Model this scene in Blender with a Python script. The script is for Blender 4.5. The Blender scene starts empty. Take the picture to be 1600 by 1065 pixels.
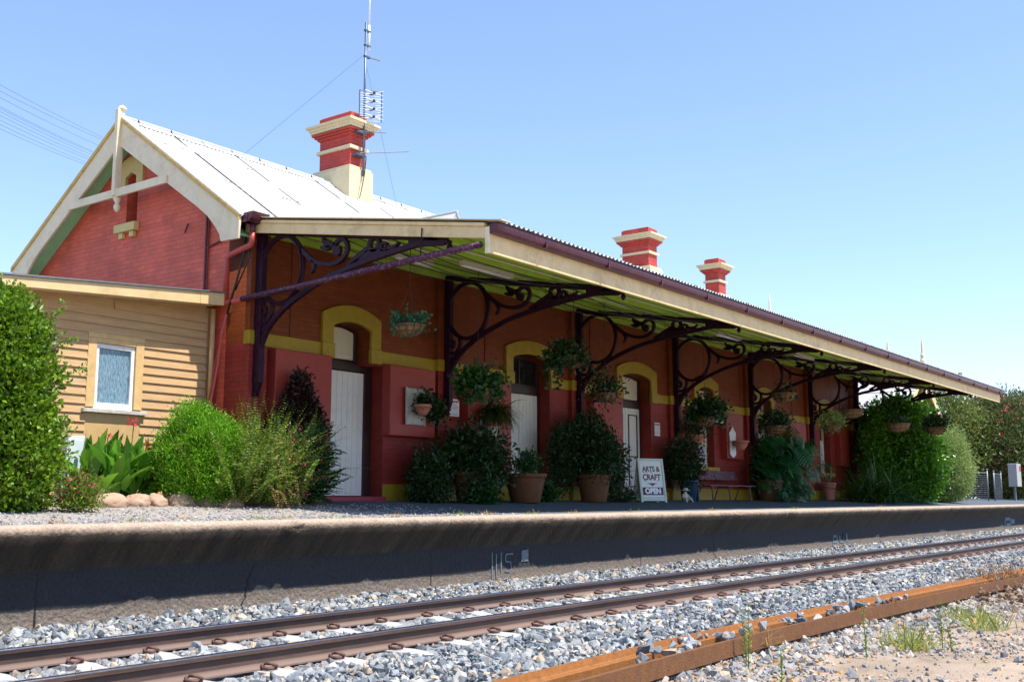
import bpy, bmesh, math, random
import numpy as np
from mathutils import Vector, Matrix

sc = bpy.context.scene
COL = sc.collection
random.seed(7)
R = math.radians

# ------------------------------------------------------------------ materials
MATS = {}
def _n(nt, t, **kw):
    n = nt.nodes.new(t)
    for k, v in kw.items():
        setattr(n, k, v)
    return n

def M(name, col, rough=.6, var=.15, scale=6, bump=0, bscale=40, metal=0, spec=.4, dirt=None, dscale=1.5, damt=.5,
      stretch=(1, 1, 1), detail=6):
    """procedural paint / stone / metal: colour varied by two noises, optional stain colour, fine bump"""
    if name in MATS:
        return MATS[name]
    m = bpy.data.materials.new(name); m.use_nodes = True
    nt = m.node_tree; b = nt.nodes['Principled BSDF']
    tc = _n(nt, 'ShaderNodeTexCoord'); mp = _n(nt, 'ShaderNodeMapping'); mp.inputs['Scale'].default_value = stretch
    nt.links.new(tc.outputs['Object'], mp.inputs['Vector'])
    nz = _n(nt, 'ShaderNodeTexNoise'); nz.inputs['Scale'].default_value = scale; nz.inputs['Detail'].default_value = detail
    nz.inputs['Roughness'].default_value = .65
    nt.links.new(mp.outputs[0], nz.inputs['Vector'])
    rp = _n(nt, 'ShaderNodeValToRGB')
    rp.color_ramp.elements[0].position = .3; rp.color_ramp.elements[1].position = .7
    rp.color_ramp.elements[0].color = (*[c * (1 - var) for c in col], 1)
    rp.color_ramp.elements[1].color = (*[min(1, c * (1 + var)) for c in col], 1)
    nt.links.new(nz.outputs['Fac'], rp.inputs[0])
    out = rp.outputs[0]
    if dirt:
        n2 = _n(nt, 'ShaderNodeTexNoise'); n2.inputs['Scale'].default_value = dscale; n2.inputs['Detail'].default_value = 8
        n2.inputs['Roughness'].default_value = .7
        nt.links.new(mp.outputs[0], n2.inputs['Vector'])
        r2 = _n(nt, 'ShaderNodeValToRGB'); r2.color_ramp.elements[0].position = .52; r2.color_ramp.elements[1].position = .72
        r2.color_ramp.elements[0].color = (0, 0, 0, 1); r2.color_ramp.elements[1].color = (damt, damt, damt, 1)
        nt.links.new(n2.outputs['Fac'], r2.inputs[0])
        mx = _n(nt, 'ShaderNodeMix', data_type='RGBA'); mx.inputs[7].default_value = (*dirt, 1)
        nt.links.new(r2.outputs[0], mx.inputs[0]); nt.links.new(out, mx.inputs[6]); out = mx.outputs[2]
    nt.links.new(out, b.inputs['Base Color'])
    b.inputs['Roughness'].default_value = rough; b.inputs['Metallic'].default_value = metal
    b.inputs['Specular IOR Level'].default_value = spec
    if bump:
        n3 = _n(nt, 'ShaderNodeTexNoise'); n3.inputs['Scale'].default_value = bscale; n3.inputs['Detail'].default_value = 5
        nt.links.new(mp.outputs[0], n3.inputs['Vector'])
        bp = _n(nt, 'ShaderNodeBump'); bp.inputs['Strength'].default_value = bump; bp.inputs['Distance'].default_value = .02
        nt.links.new(n3.outputs['Fac'], bp.inputs['Height']); nt.links.new(bp.outputs[0], b.inputs['Normal'])
    MATS[name] = m
    return m

def Mbrick(name, col, axis='x', col2=None, zsplit=None):
    """painted brickwork: brick relief in the bump, slight paint variation"""
    m = bpy.data.materials.new(name); m.use_nodes = True
    nt = m.node_tree; b = nt.nodes['Principled BSDF']
    tc = _n(nt, 'ShaderNodeTexCoord'); sp = _n(nt, 'ShaderNodeSeparateXYZ'); cb = _n(nt, 'ShaderNodeCombineXYZ')
    nt.links.new(tc.outputs['Object'], sp.inputs[0])
    sa = _n(nt, 'ShaderNodeMath', operation='ADD'); nt.links.new(sp.outputs[0], sa.inputs[0]); nt.links.new(sp.outputs[1], sa.inputs[1]); nt.links.new(sa.outputs[0], cb.inputs[0]); nt.links.new(sp.outputs[2], cb.inputs[1])
    br = _n(nt, 'ShaderNodeTexBrick')
    br.inputs['Scale'].default_value = 1; br.inputs['Brick Width'].default_value = .24; br.inputs['Row Height'].default_value = .086
    br.inputs['Mortar Size'].default_value = .009; br.inputs['Mortar Smooth'].default_value = .5
    br.inputs['Color1'].default_value = (*[c * .9 for c in col], 1); br.inputs['Color2'].default_value = (*[min(1, c * 1.12) for c in col], 1)
    br.inputs['Mortar'].default_value = (*[c * .88 for c in col], 1)
    nt.links.new(cb.outputs[0], br.inputs['Vector'])
    nz = _n(nt, 'ShaderNodeTexNoise'); nz.inputs['Scale'].default_value = 1.3; nz.inputs['Detail'].default_value = 9; nz.inputs['Roughness'].default_value = .7
    nt.links.new(tc.outputs['Object'], nz.inputs['Vector'])
    mr = _n(nt, 'ShaderNodeMapRange'); mr.inputs[1].default_value = .3; mr.inputs[2].default_value = .72; mr.inputs[3].default_value = .70; mr.inputs[4].default_value = 1.2
    nt.links.new(nz.outputs['Fac'], mr.inputs[0])
    src = br.outputs['Color']
    if col2:                                       # the dado below the string course gets another red
        mx = _n(nt, 'ShaderNodeMix', data_type='RGBA', blend_type='MULTIPLY'); mx.inputs[0].default_value = 1
        mx.inputs[7].default_value = (*[a / b_ for a, b_ in zip(col2, col)], 1)
        gt = _n(nt, 'ShaderNodeMath', operation='LESS_THAN'); gt.inputs[1].default_value = zsplit
        nt.links.new(sp.outputs[2], gt.inputs[0]); nt.links.new(gt.outputs[0], mx.inputs[0])
        mx.clamp_result = False
        nt.links.new(src, mx.inputs[6]); src = mx.outputs[2]
    vm = _n(nt, 'ShaderNodeVectorMath', operation='SCALE')
    nt.links.new(src, vm.inputs[0]); nt.links.new(mr.outputs[0], vm.inputs['Scale'])
    # chalky faded patches and sooty blotches in the old paint
    nf = _n(nt, 'ShaderNodeTexNoise'); nf.inputs['Scale'].default_value = 3.7; nf.inputs['Detail'].default_value = 12; nf.inputs['Roughness'].default_value = .8
    nt.links.new(tc.outputs['Object'], nf.inputs['Vector'])
    rf = _n(nt, 'ShaderNodeMapRange'); rf.inputs[1].default_value = .58; rf.inputs[2].default_value = .76; rf.inputs[4].default_value = .38; nt.links.new(nf.outputs['Fac'], rf.inputs[0])
    mf = _n(nt, 'ShaderNodeMix', data_type='RGBA'); mf.inputs[7].default_value = (min(1, col[0] * 1.05 + .05), col[1] * 2 + .05, col[2] * 2 + .04, 1)
    nt.links.new(rf.outputs[0], mf.inputs[0]); nt.links.new(vm.outputs[0], mf.inputs[6])
    rg = _n(nt, 'ShaderNodeMapRange'); rg.inputs[1].default_value = .42; rg.inputs[2].default_value = .27; rg.inputs[4].default_value = .55; nt.links.new(nf.outputs['Fac'], rg.inputs[0])
    mg = _n(nt, 'ShaderNodeMix', data_type='RGBA'); mg.inputs[7].default_value = (col[0] * .35, col[1] * .5, col[2] * .5, 1)
    nt.links.new(rg.outputs[0], mg.inputs[0]); nt.links.new(mf.outputs[2], mg.inputs[6])
    nt.links.new(mg.outputs[2], b.inputs['Base Color'])
    b.inputs['Roughness'].default_value = .55; b.inputs['Specular IOR Level'].default_value = .3
    inv = _n(nt, 'ShaderNodeMath', operation='SUBTRACT'); inv.inputs[0].default_value = 1
    nt.links.new(br.outputs['Fac'], inv.inputs[1])
    n3 = _n(nt, 'ShaderNodeTexNoise'); n3.inputs['Scale'].default_value = 30
    nt.links.new(tc.outputs['Object'], n3.inputs['Vector'])
    ad = _n(nt, 'ShaderNodeMath', operation='MULTIPLY_ADD'); ad.inputs[1].default_value = .5
    nt.links.new(n3.outputs['Fac'], ad.inputs[0]); nt.links.new(inv.outputs[0], ad.inputs[2])
    bp = _n(nt, 'ShaderNodeBump'); bp.inputs['Strength'].default_value = .6; bp.inputs['Distance'].default_value = .008
    nt.links.new(ad.outputs[0], bp.inputs['Height']); nt.links.new(bp.outputs[0], b.inputs['Normal'])
    MATS[name] = m
    return m

def Mleaf(name, col, var=.45, rough=.42, trans=.3, hue=.06):
    """leaf: every leaf carries its own tint in the mesh attribute, so leaves of a crown differ as real ones do"""
    if name in MATS:
        return MATS[name]
    m = bpy.data.materials.new(name); m.use_nodes = True
    nt = m.node_tree; b = nt.nodes['Principled BSDF']; out = nt.nodes['Material Output']
    at = _n(nt, 'ShaderNodeAttribute', attribute_name='tint')
    rp = _n(nt, 'ShaderNodeValToRGB')
    rp.color_ramp.elements[0].color = (col[0] * (1 - var) * .8, col[1] * (1 - var), col[2] * (1 - var), 1)
    rp.color_ramp.elements[1].color = (min(1, col[0] * (1 + var) * 1.25), min(1, col[1] * (1 + var)), col[2] * (1 + var * .3), 1)
    nt.links.new(at.outputs['Fac'], rp.inputs[0])
    nt.links.new(rp.outputs[0], b.inputs['Base Color'])
    b.inputs['Roughness'].default_value = rough; b.inputs['Specular IOR Level'].default_value = .35
    tr = _n(nt, 'ShaderNodeBsdfTranslucent'); 
    hs = _n(nt, 'ShaderNodeHueSaturation'); hs.inputs['Value'].default_value = 1.3; hs.inputs['Hue'].default_value = .49
    nt.links.new(rp.outputs[0], hs.inputs['Color']); nt.links.new(hs.outputs[0], tr.inputs['Color'])
    mx = _n(nt, 'ShaderNodeMixShader'); mx.inputs[0].default_value = trans
    nt.links.new(b.outputs[0], mx.inputs[1]); nt.links.new(tr.outputs[0], mx.inputs[2]); nt.links.new(mx.outputs[0], out.inputs[0])
    MATS[name] = m
    return m

def Mstone(name, rough=.75, bump=.5):
    """loose stones: own colour per stone from the mesh attribute"""
    m = bpy.data.materials.new(name); m.use_nodes = True
    nt = m.node_tree; b = nt.nodes['Principled BSDF']
    at = _n(nt, 'ShaderNodeAttribute', attribute_name='col')
    tc = _n(nt, 'ShaderNodeTexCoord'); nz = _n(nt, 'ShaderNodeTexNoise'); nz.inputs['Scale'].default_value = 45; nz.inputs['Detail'].default_value = 5
    nt.links.new(tc.outputs['Object'], nz.inputs['Vector'])
    mr = _n(nt, 'ShaderNodeMapRange'); mr.inputs[3].default_value = .65; mr.inputs[4].default_value = 1.3
    nt.links.new(nz.outputs['Fac'], mr.inputs[0])
    vm = _n(nt, 'ShaderNodeVectorMath', operation='SCALE')
    nt.links.new(at.outputs['Color'], vm.inputs[0]); nt.links.new(mr.outputs[0], vm.inputs['Scale'])
    nt.links.new(vm.outputs[0], b.inputs['Base Color']); b.inputs['Roughness'].default_value = rough
    bp = _n(nt, 'ShaderNodeBump'); bp.inputs['Strength'].default_value = bump; bp.inputs['Distance'].default_value = .01
    nt.links.new(nz.outputs['Fac'], bp.inputs['Height']); nt.links.new(bp.outputs[0], b.inputs['Normal'])
    MATS[name] = m
    return m

RED = (.40, .045, .042)
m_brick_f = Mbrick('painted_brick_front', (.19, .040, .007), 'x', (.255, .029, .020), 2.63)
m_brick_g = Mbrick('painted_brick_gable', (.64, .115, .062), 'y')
m_brick_c = Mbrick('painted_brick_chimney', (.48, .062, .042), 'y')
m_red = M('red_paint', (.30, .037, .025), .5, .12, 5, .15, 30)
m_dkred = M('dark_red_paint', (.14, .02, .018), .5, .2, 6)
m_cream = M('cream_paint', (.76, .64, .42), .55, .08, 4, .1, 60, dirt=(.42, .30, .16), dscale=3, damt=.45)
m_creamw = M('weathered_cream_timber', (.72, .54, .27), .6, .1, 5, .25, 50, dirt=(.34, .21, .09), dscale=2.2, damt=.6, stretch=(1, 1, 1))
m_yellow = M('mustard_trim_paint', (.33, .22, .012), .5, .15, 5, .1, 40)
m_yellow_g = M('pale_mustard_paint', (.60, .46, .17), .55, .1, 5, .1, 40)
m_stucco = M('cream_stucco', (.66, .55, .33), .7, .08, 6, .3, 60, dirt=(.5, .38, .2), damt=.35)
m_white = M('white_door_paint', (.74, .71, .64), .5, .05, 8, .05, dirt=(.5, .46, .38), dscale=2.5, damt=.35)
m_offw = M('offwhite_panel_paint', (.62, .54, .40), .5, .06, 8)
m_maroon = M('maroon_gutter_paint', (.085, .018, .03), .35, .2, 6, 0, dirt=(.2, .07, .07), damt=.3)
m_iron = M('purple_black_ironwork', (.022, .004, .014), .5, .25, 8, .1, 60, dirt=(.07, .02, .05), dscale=7, damt=.3, spec=.2)
m_brown = M('dark_brown_timber', (.035, .012, .010), .45, .2, 5)
m_green = M('green_awning_paint', (.38, .54, .06), .5, .15, 2.5, 0, dirt=(.2, .29, .04), dscale=1.3, damt=.5)
m_soffit = M('mint_green_soffit', (.30, .62, .30), .55, .12, 3)
m_pipe_red = M('red_downpipe_paint', (.44, .07, .055), .45, .1, 6)
m_pipe_pur = M('purple_pipe_paint', (.06, .010, .036), .45, .2, 10, 0, dirt=(.5, .42, .45), dscale=22, damt=.6, spec=.25)
m_galv = M('galvanised_steel', (.20, .21, .22), .5, .15, 12, metal=.6)
m_steel_dark = M('dark_antenna_steel', (.10, .14, .17), .4, .2, 10, metal=.6)
m_whitemetal = M('white_metal', (.8, .8, .8), .4, .05, 9)
m_dark = M('black_rubber', (.012, .012, .012), .5, .2, 9)
m_terra = M('terracotta', (.13, .052, .018), .8, .18, 5, .2, 40, dirt=(.17, .10, .05), dscale=4, damt=.5)
m_terra_l = M('pale_terracotta', (.50, .20, .13), .75, .12, 6, .1, 40)
m_bluepot = M('blue_glazed_pot', (.02, .045, .085), .25, .25, 6)
m_coir = M('coir_fibre', (.20, .11, .045), .95, .4, 28, .9, 60, dirt=(.32, .2, .09), dscale=10, damt=.6)
m_wire = M('rusty_wire', (.05, .04, .035), .6, .2, 10, metal=.4)
m_soil = M('potting_soil', (.035, .025, .018), .95, .3, 20, .5)
m_glass_dark = M('dark_window_glass', (.012, .014, .016), .06, .2, 3, spec=.6)
m_bench = M('worn_purple_bench_paint', (.10, .025, .04), .5, .2, 6, .1, dirt=(.34, .25, .27), dscale=9, damt=.8)
m_step = M('red_step_paint', (.30, .03, .045), .55, .15, 6)
m_stat = M('pale_cast_stone', (.52, .47, .38), .85, .15, 9, .3)
m_sleeper = M('concrete_sleeper', (.38, .36, .33), .85, .12, 8, .3, 60, dirt=(.35, .3, .25), dscale=3)
m_rock = M('sandstone_rock', (.38, .25, .165), .85, .18, 3, .6, 14, dirt=(.30, .2, .14), dscale=5)
m_signw = M('sign_green_white', (.52, .57, .47), .55, .05, 5)
m_signp = M('sign_white_panel', (.70, .70, .63), .5, .04, 5)
m_signm = M('sign_maroon_letters', (.10, .012, .022), .5, .1, 9)
m_signwh = M('sign_white', (.80, .78, .78), .45, .04, 8)
m_signred = M('sign_red_letters', (.45, .03, .04), .5, .1, 9)
m_bark = M('bark', (.10, .07, .045), .9, .3, 9, .6, 30)

# timber of the shed: lapped boards with peeling paint
def Mtimber():
    m = M('peeling_tan_weatherboard', (.46, .285, .13), .65, .16, 3, .2, 40, stretch=(.6, 1, 6))
    nt = m.node_tree; b = nt.nodes['Principled BSDF']
    src = b.inputs['Base Color'].links[0].from_socket
    tc = _n(nt, 'ShaderNodeTexCoord'); mp = _n(nt, 'ShaderNodeMapping'); mp.inputs['Scale'].default_value = (1.6, 1, 11)
    nt.links.new(tc.outputs['Object'], mp.inputs['Vector'])
    nz = _n(nt, 'ShaderNodeTexNoise'); nz.inputs['Scale'].default_value = 1.7; nz.inputs['Detail'].default_value = 10; nz.inputs['Roughness'].default_value = .75
    nt.links.new(mp.outputs[0], nz.inputs['Vector'])
    r = _n(nt, 'ShaderNodeValToRGB'); r.color_ramp.elements[0].position = .60; r.color_ramp.elements[1].position = .63
    nt.links.new(nz.outputs['Fac'], r.inputs[0])
    r2 = _n(nt, 'ShaderNodeValToRGB'); r2.color_ramp.elements[0].color = (.20, .12, .07, 1); r2.color_ramp.elements[1].color = (.5, .45, .4, 1)
    n2 = _n(nt, 'ShaderNodeTexNoise'); n2.inputs['Scale'].default_value = 9
    nt.links.new(mp.outputs[0], n2.inputs['Vector']); nt.links.new(n2.outputs['Fac'], r2.inputs[0])
    mx = _n(nt, 'ShaderNodeMix', data_type='RGBA')
    nt.links.new(r.outputs[0], mx.inputs[0]); nt.links.new(src, mx.inputs[6]); nt.links.new(r2.outputs[0], mx.inputs[7])
    nt.links.new(mx.outputs[2], b.inputs['Base Color'])
    return m
m_board = Mtimber()

def Mroof():
    m = M('white_painted_corrugated_iron', (.48, .48, .465), .45, .12, 2.5, spec=.2, dirt=(.40, .36, .31), dscale=1.1, damt=.5)
    nt = m.node_tree; b = nt.nodes['Principled BSDF']
    src = b.inputs['Base Color'].links[0].from_socket
    tc = _n(nt, 'ShaderNodeTexCoord'); sp = _n(nt, 'ShaderNodeSeparateXYZ')
    nt.links.new(tc.outputs['Object'], sp.inputs[0])
    # rust and dirt along the side laps (every 0.76 m) and the nail rows
    md = _n(nt, 'ShaderNodeMath', operation='PINGPONG'); md.inputs[1].default_value = .38
    nt.links.new(sp.outputs[0], md.inputs[0])
    lt = _n(nt, 'ShaderNodeMath', operation='LESS_THAN'); lt.inputs[1].default_value = .017
    nt.links.new(md.outputs[0], lt.inputs[0])
    nz = _n(nt, 'ShaderNodeTexNoise'); nz.inputs['Scale'].default_value = 1.6; nz.inputs['Detail'].default_value = 8
    nt.links.new(tc.outputs['Object'], nz.inputs['Vector'])
    r = _n(nt, 'ShaderNodeValToRGB'); r.color_ramp.elements[0].position = .34; r.color_ramp.elements[1].position = .46
    nt.links.new(nz.outputs['Fac'], r.inputs[0])
    mu = _n(nt, 'ShaderNodeMath', operation='MULTIPLY'); nt.links.new(lt.outputs[0], mu.inputs[0]); nt.links.new(r.outputs[0], mu.inputs[1])
    mdz = _n(nt, 'ShaderNodeMath', operation='PINGPONG'); mdz.inputs[1].default_value = .42
    nt.links.new(sp.outputs[2], mdz.inputs[0])
    ltz = _n(nt, 'ShaderNodeMath', operation='LESS_THAN'); ltz.inputs[1].default_value = .010
    nt.links.new(mdz.outputs[0], ltz.inputs[0])
    n4 = _n(nt, 'ShaderNodeTexNoise'); n4.inputs['Scale'].default_value = 5; n4.inputs['Detail'].default_value = 3
    nt.links.new(tc.outputs['Object'], n4.inputs['Vector'])
    g4 = _n(nt, 'ShaderNodeMath', operation='GREATER_THAN'); g4.inputs[1].default_value = .54
    nt.links.new(n4.outputs['Fac'], g4.inputs[0])
    mz = _n(nt, 'ShaderNodeMath', operation='MULTIPLY'); nt.links.new(ltz.outputs[0], mz.inputs[0]); nt.links.new(g4.outputs[0], mz.inputs[1])
    ad = _n(nt, 'ShaderNodeMath', operation='MAXIMUM'); nt.links.new(mu.outputs[0], ad.inputs[0]); nt.links.new(mz.outputs[0], ad.inputs[1])
    mx = _n(nt, 'ShaderNodeMix', data_type='RGBA'); mx.inputs[7].default_value = (.035, .03, .028, 1)
    nt.links.new(ad.outputs[0], mx.inputs[0]); nt.links.new(src, mx.inputs[6]); nt.links.new(mx.outputs[2], b.inputs['Base Color'])
    return m
m_roof = Mroof()

# ------------------------------------------------------------------ mesh building
class MB:
    def __init__(s): s.v = []; s.f = []
    def add(s, vs, fs):
        o = len(s.v); s.v += [tuple(map(float, p)) for p in vs]; s.f += [tuple(i + o for i in f) for f in fs]; return s
    def box(s, x0, x1, y0, y1, z0, z1):
        x0, x1 = sorted((x0, x1)); y0, y1 = sorted((y0, y1)); z0, z1 = sorted((z0, z1))
        return s.add([(x0, y0, z0), (x1, y0, z0), (x1, y1, z0), (x0, y1, z0), (x0, y0, z1), (x1, y0, z1), (x1, y1, z1), (x0, y1, z1)],
                     [(0, 3, 2, 1), (4, 5, 6, 7), (0, 1, 5, 4), (1, 2, 6, 5), (2, 3, 7, 6), (3, 0, 4, 7)])
    def prism(s, poly, axis, a0, a1):
        n = len(poly)
        def P(p, a): return {'x': (a, p[0], p[1]), 'y': (p[0], a, p[1]), 'z': (p[0], p[1], a)}[axis]
        vs = [P(p, a0) for p in poly] + [P(p, a1) for p in poly]
        fs = [tuple(range(n))[::-1], tuple(range(n, 2 * n))] + [(i, (i + 1) % n, n + (i + 1) % n, n + i) for i in range(n)]
        return s.add(vs, fs)
    def tube(s, pts, r, n=8, cap=True):
        pts = [Vector(p) for p in pts]; k = len(pts)
        rs = r if isinstance(r, (list, tuple)) else [r] * k
        vs = []; up = Vector((0.13, .21, .97))
        for i, p in enumerate(pts):
            t = (pts[min(i + 1, k - 1)] - pts[max(i - 1, 0)]).normalized()
            a = t.cross(up)
            if a.length < .05: a = t.cross(Vector((1, 0, 0)))
            a.normalize(); b = t.cross(a)
            for j in range(n):
                w = 2 * math.pi * j / n
                vs.append(p + (a * math.cos(w) + b * math.sin(w)) * rs[i])
        fs = [(i * n + j, i * n + (j + 1) % n, (i + 1) * n + (j + 1) % n, (i + 1) * n + j) for i in range(k - 1) for j in range(n)]
        if cap: fs += [tuple(range(n))[::-1], tuple(range((k - 1) * n, k * n))]
        return s.add(vs, fs)
    def lathe(s, prof, c=(0, 0, 0), n=24, cap=True):
        vs = [(c[0] + r * math.cos(2 * math.pi * j / n), c[1] + r * math.sin(2 * math.pi * j / n), c[2] + z) for r, z in prof for j in range(n)]
        k = len(prof)
        fs = [(i * n + j, i * n + (j + 1) % n, (i + 1) * n + (j + 1) % n, (i + 1) * n + j) for i in range(k - 1) for j in range(n)]
        if cap: fs += [tuple(range(n))[::-1], tuple(range((k - 1) * n, k * n))]
        return s.add(vs, fs)
    def stroke(s, path, w, x0, x1, closed=False, smooth=2):
        """flat iron bar bent along a path in the (y, z) plane, thickness x0..x1"""
        p = [np.array(q, float) for q in path]
        for _ in range(smooth):
            q = []; n = len(p)
            for i in range(n if closed else n - 1):
                a, b = p[i], p[(i + 1) % n]; q += [a * .75 + b * .25, a * .25 + b * .75]
            p = q if closed else [p[0]] + q + [p[-1]]
        n = len(p); vs = []
        ws = w if isinstance(w, (list, tuple)) else None
        for i in range(n):
            if closed: t = p[(i + 1) % n] - p[i - 1]
            else: t = p[min(i + 1, n - 1)] - p[max(i - 1, 0)]
            t = t / (np.linalg.norm(t) + 1e-9); nn = np.array((-t[1], t[0]))
            h = (np.interp(i / (n - 1), np.linspace(0, 1, len(ws)), ws) if ws else w) / 2
            for q in (p[i] + nn * h, p[i] - nn * h): vs += [(x0, *q), (x1, *q)]
        fs = []
        for i in range(n if closed else n - 1):
            a, b = 4 * i, 4 * ((i + 1) % n)
            fs += [(a, a + 1, b + 1, b), (a + 2, b + 2, b + 3, a + 3), (a, b, b + 2, a + 2), (a + 1, a + 3, b + 3, b + 1)]
        if not closed: fs += [(0, 2, 3, 1), (4 * n - 4, 4 * n - 3, 4 * n - 1, 4 * n - 2)]
        return s.add(vs, fs)
    def mesh(s, name, off=(0, 0, 0)):
        me = bpy.data.meshes.new(name)
        me.from_pydata([(a - off[0], b - off[1], c - off[2]) for a, b, c in s.v], [], s.f); me.update()
        return me

def fixn(me):
    bm = bmesh.new(); bm.from_mesh(me); bmesh.ops.recalc_face_normals(bm, faces=bm.faces); bm.to_mesh(me); bm.free()

def link(name, me, mat, parent=None, loc=(0, 0, 0), smooth=False, bevel=0):
    o = bpy.data.objects.new(name, me); COL.objects.link(o)
    if mat: 
        if len(me.materials) == 0: me.materials.append(mat)
    o.location = loc
    if parent is not None: o.parent = parent
    if smooth:
        me.polygons.foreach_set('use_smooth', [True] * len(me.polygons))
    if bevel:
        b = o.modifiers.new('bevel', 'BEVEL'); b.width = bevel; b.segments = 2; b.limit_method = 'ANGLE'; b.angle_limit = R(40)
    return o

def base_of(parent):
    """world position of the thing a part belongs to (roots are unrotated when parts are given in world coordinates)"""
    p = Vector((0, 0, 0))
    while parent is not None: p += parent.location; parent = parent.parent
    return p

def part(name, mb, mat, parent, smooth=False, bevel=0, local=False, fix=True):
    off = (0, 0, 0) if local else base_of(parent)
    me = mb.mesh(name, off) if isinstance(mb, MB) else mb
    if not isinstance(mb, MB) and not local:
        me.transform(Matrix.Translation(-Vector(off)))
    if fix: fixn(me)
    return link(name, me, mat, parent, (0, 0, 0), smooth, bevel)

def parts(name, mb, mat, parent, **kw):
    """every loose piece of the mesh becomes a part of its own"""
    n = len(mb.v); lab = list(range(n))
    def find(a):
        while lab[a] != a: lab[a] = lab[lab[a]]; a = lab[a]
        return a
    for f in mb.f:
        for q in f[1:]: lab[find(q)] = find(f[0])
    groups = {}
    for f in mb.f: groups.setdefault(find(f[0]), []).append(f)
    for fs in groups.values():
        ids = sorted({i for f in fs for i in f}); mp = {i: k for k, i in enumerate(ids)}
        m = MB(); m.v = [mb.v[i] for i in ids]; m.f = [tuple(mp[i] for i in f) for f in fs]
        part(name, m, mat, parent, **kw)

def tag(o, label, cat, group=None, kind=None):
    if label: o['label'] = label
    if cat: o['category'] = cat
    if group: o['group'] = group
    if kind: o['kind'] = kind
    return o
def thing(name, loc, label, cat, group=None, rz=0):
    o = bpy.data.objects.new(name, None); COL.objects.link(o); o.location = loc; o.rotation_euler = (0, 0, rz)
    o.empty_display_size = .2
    return tag(o, label, cat, group)
def solo(name, mb, mat, loc, label, cat, group=None, smooth=False, bevel=0, kind=None, fix=True):
    """a thing that is one mesh, its origin at loc"""
    me = mb.mesh(name, loc) if isinstance(mb, MB) else mb
    if fix: fixn(me)
    return tag(link(name, me, mat, None, loc, smooth, bevel), label, cat, group, kind)
def copy_tree(o, parent=None):
    c = o.copy(); COL.objects.link(c); c.parent = parent
    for ch in list(o.children): copy_tree(ch, c)
    return c

def plate(polys, d, axis='y', a0=0):
    """outline with holes filled and given thickness d: polys in (x,z) for axis 'y', (y,z) for axis 'x'"""
    cu = bpy.data.curves.new('outline', 'CURVE'); cu.dimensions = '2D'; cu.fill_mode = 'BOTH'; cu.extrude = d / 2
    for p in polys:
        sp = cu.splines.new('POLY'); sp.points.add(len(p) - 1); sp.use_cyclic_u = True
        for i, q in enumerate(p): sp.points[i].co = (q[0], q[1], 0, 1)
    o = bpy.data.objects.new('tmp', cu); COL.objects.link(o)
    dg = bpy.context.evaluated_depsgraph_get(); me = bpy.data.meshes.new_from_object(o.evaluated_get(dg))
    bpy.data.objects.remove(o); bpy.data.curves.remove(cu)
    n = len(me.vertices); a = np.empty(n * 3, np.float32); me.vertices.foreach_get('co', a); a = a.reshape(-1, 3)
    b = np.empty_like(a)
    if axis == 'y': b[:, 0] = a[:, 0]; b[:, 1] = a[:, 2] + a0 + d / 2; b[:, 2] = a[:, 1]
    else: b[:, 1] = a[:, 0]; b[:, 0] = a[:, 2] + a0 + d / 2; b[:, 2] = a[:, 1]
    me.vertices.foreach_set('co', b.ravel()); me.materials.clear(); me.update()
    return me

def text_mesh(txt, size, depth, bold=.0, sx=1.0):
    cu = bpy.data.curves.new('lettering', 'FONT'); cu.body = txt; cu.size = size; cu.extrude = depth / 2; cu.offset = bold
    cu.align_x = 'CENTER'; cu.align_y = 'CENTER'
    o = bpy.data.objects.new('tmp', cu); COL.objects.link(o)
    dg = bpy.context.evaluated_depsgraph_get(); me = bpy.data.meshes.new_from_object(o.evaluated_get(dg))
    bpy.data.objects.remove(o); bpy.data.curves.remove(cu)
    me.materials.clear(); me.transform(Matrix.Diagonal((sx, 1, 1, 1)))
    return me

def np_mesh(name, V, F, tint=None, tris=False, attr='tint', colors=None):
    """fast mesh from arrays: V (n,3), F (m,k)"""
    me = bpy.data.meshes.new(name); k = F.shape[1]
    me.vertices.add(len(V)); me.vertices.foreach_set('co', np.ascontiguousarray(V, np.float32).ravel())
    me.loops.add(F.size); me.loops.foreach_set('vertex_index', np.ascontiguousarray(F, np.int32).ravel())
    me.polygons.add(len(F)); me.polygons.foreach_set('loop_start', np.arange(0, F.size, k, dtype=np.int32))
    me.update(calc_edges=True)
    if colors is not None: me.shade_flat()
    if tint is not None:
        a = me.attributes.new('tint', 'FLOAT', 'POINT'); a.data.foreach_set('value', np.ascontiguousarray(tint, np.float32))
    if colors is not None:
        a = me.attributes.new('col', 'FLOAT_COLOR', 'POINT'); a.data.foreach_set('color', np.ascontiguousarray(colors, np.float32).ravel())
    return me

def unit(a): return a / (np.linalg.norm(a, axis=-1, keepdims=True) + 1e-9)

def leaf_arrays(P, D, L, W, rs, fold=.25):
    """one kite-shaped folded leaf per point P along direction D"""
    n = len(P); D = unit(D)
    S = unit(np.cross(D, rs.normal(size=(n, 3)))); N = np.cross(S, D)
    L = np.asarray(L).reshape(-1, 1) * np.ones((n, 1)); W = np.asarray(W).reshape(-1, 1) * np.ones((n, 1))
    mid = P + D * L * .45
    V = np.stack([P, mid + S * W * .5 + N * W * fold, P + D * L, mid - S * W * .5 + N * W * fold], 1).reshape(-1, 3)
    i = np.arange(n)[:, None] * 4
    F = np.concatenate([i + np.array([[0, 1, 2]]), i + np.array([[0, 2, 3]])], 0)
    return V, F, np.repeat(np.clip(rs.normal(.5, .22, n), 0, 1), 4)

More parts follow.
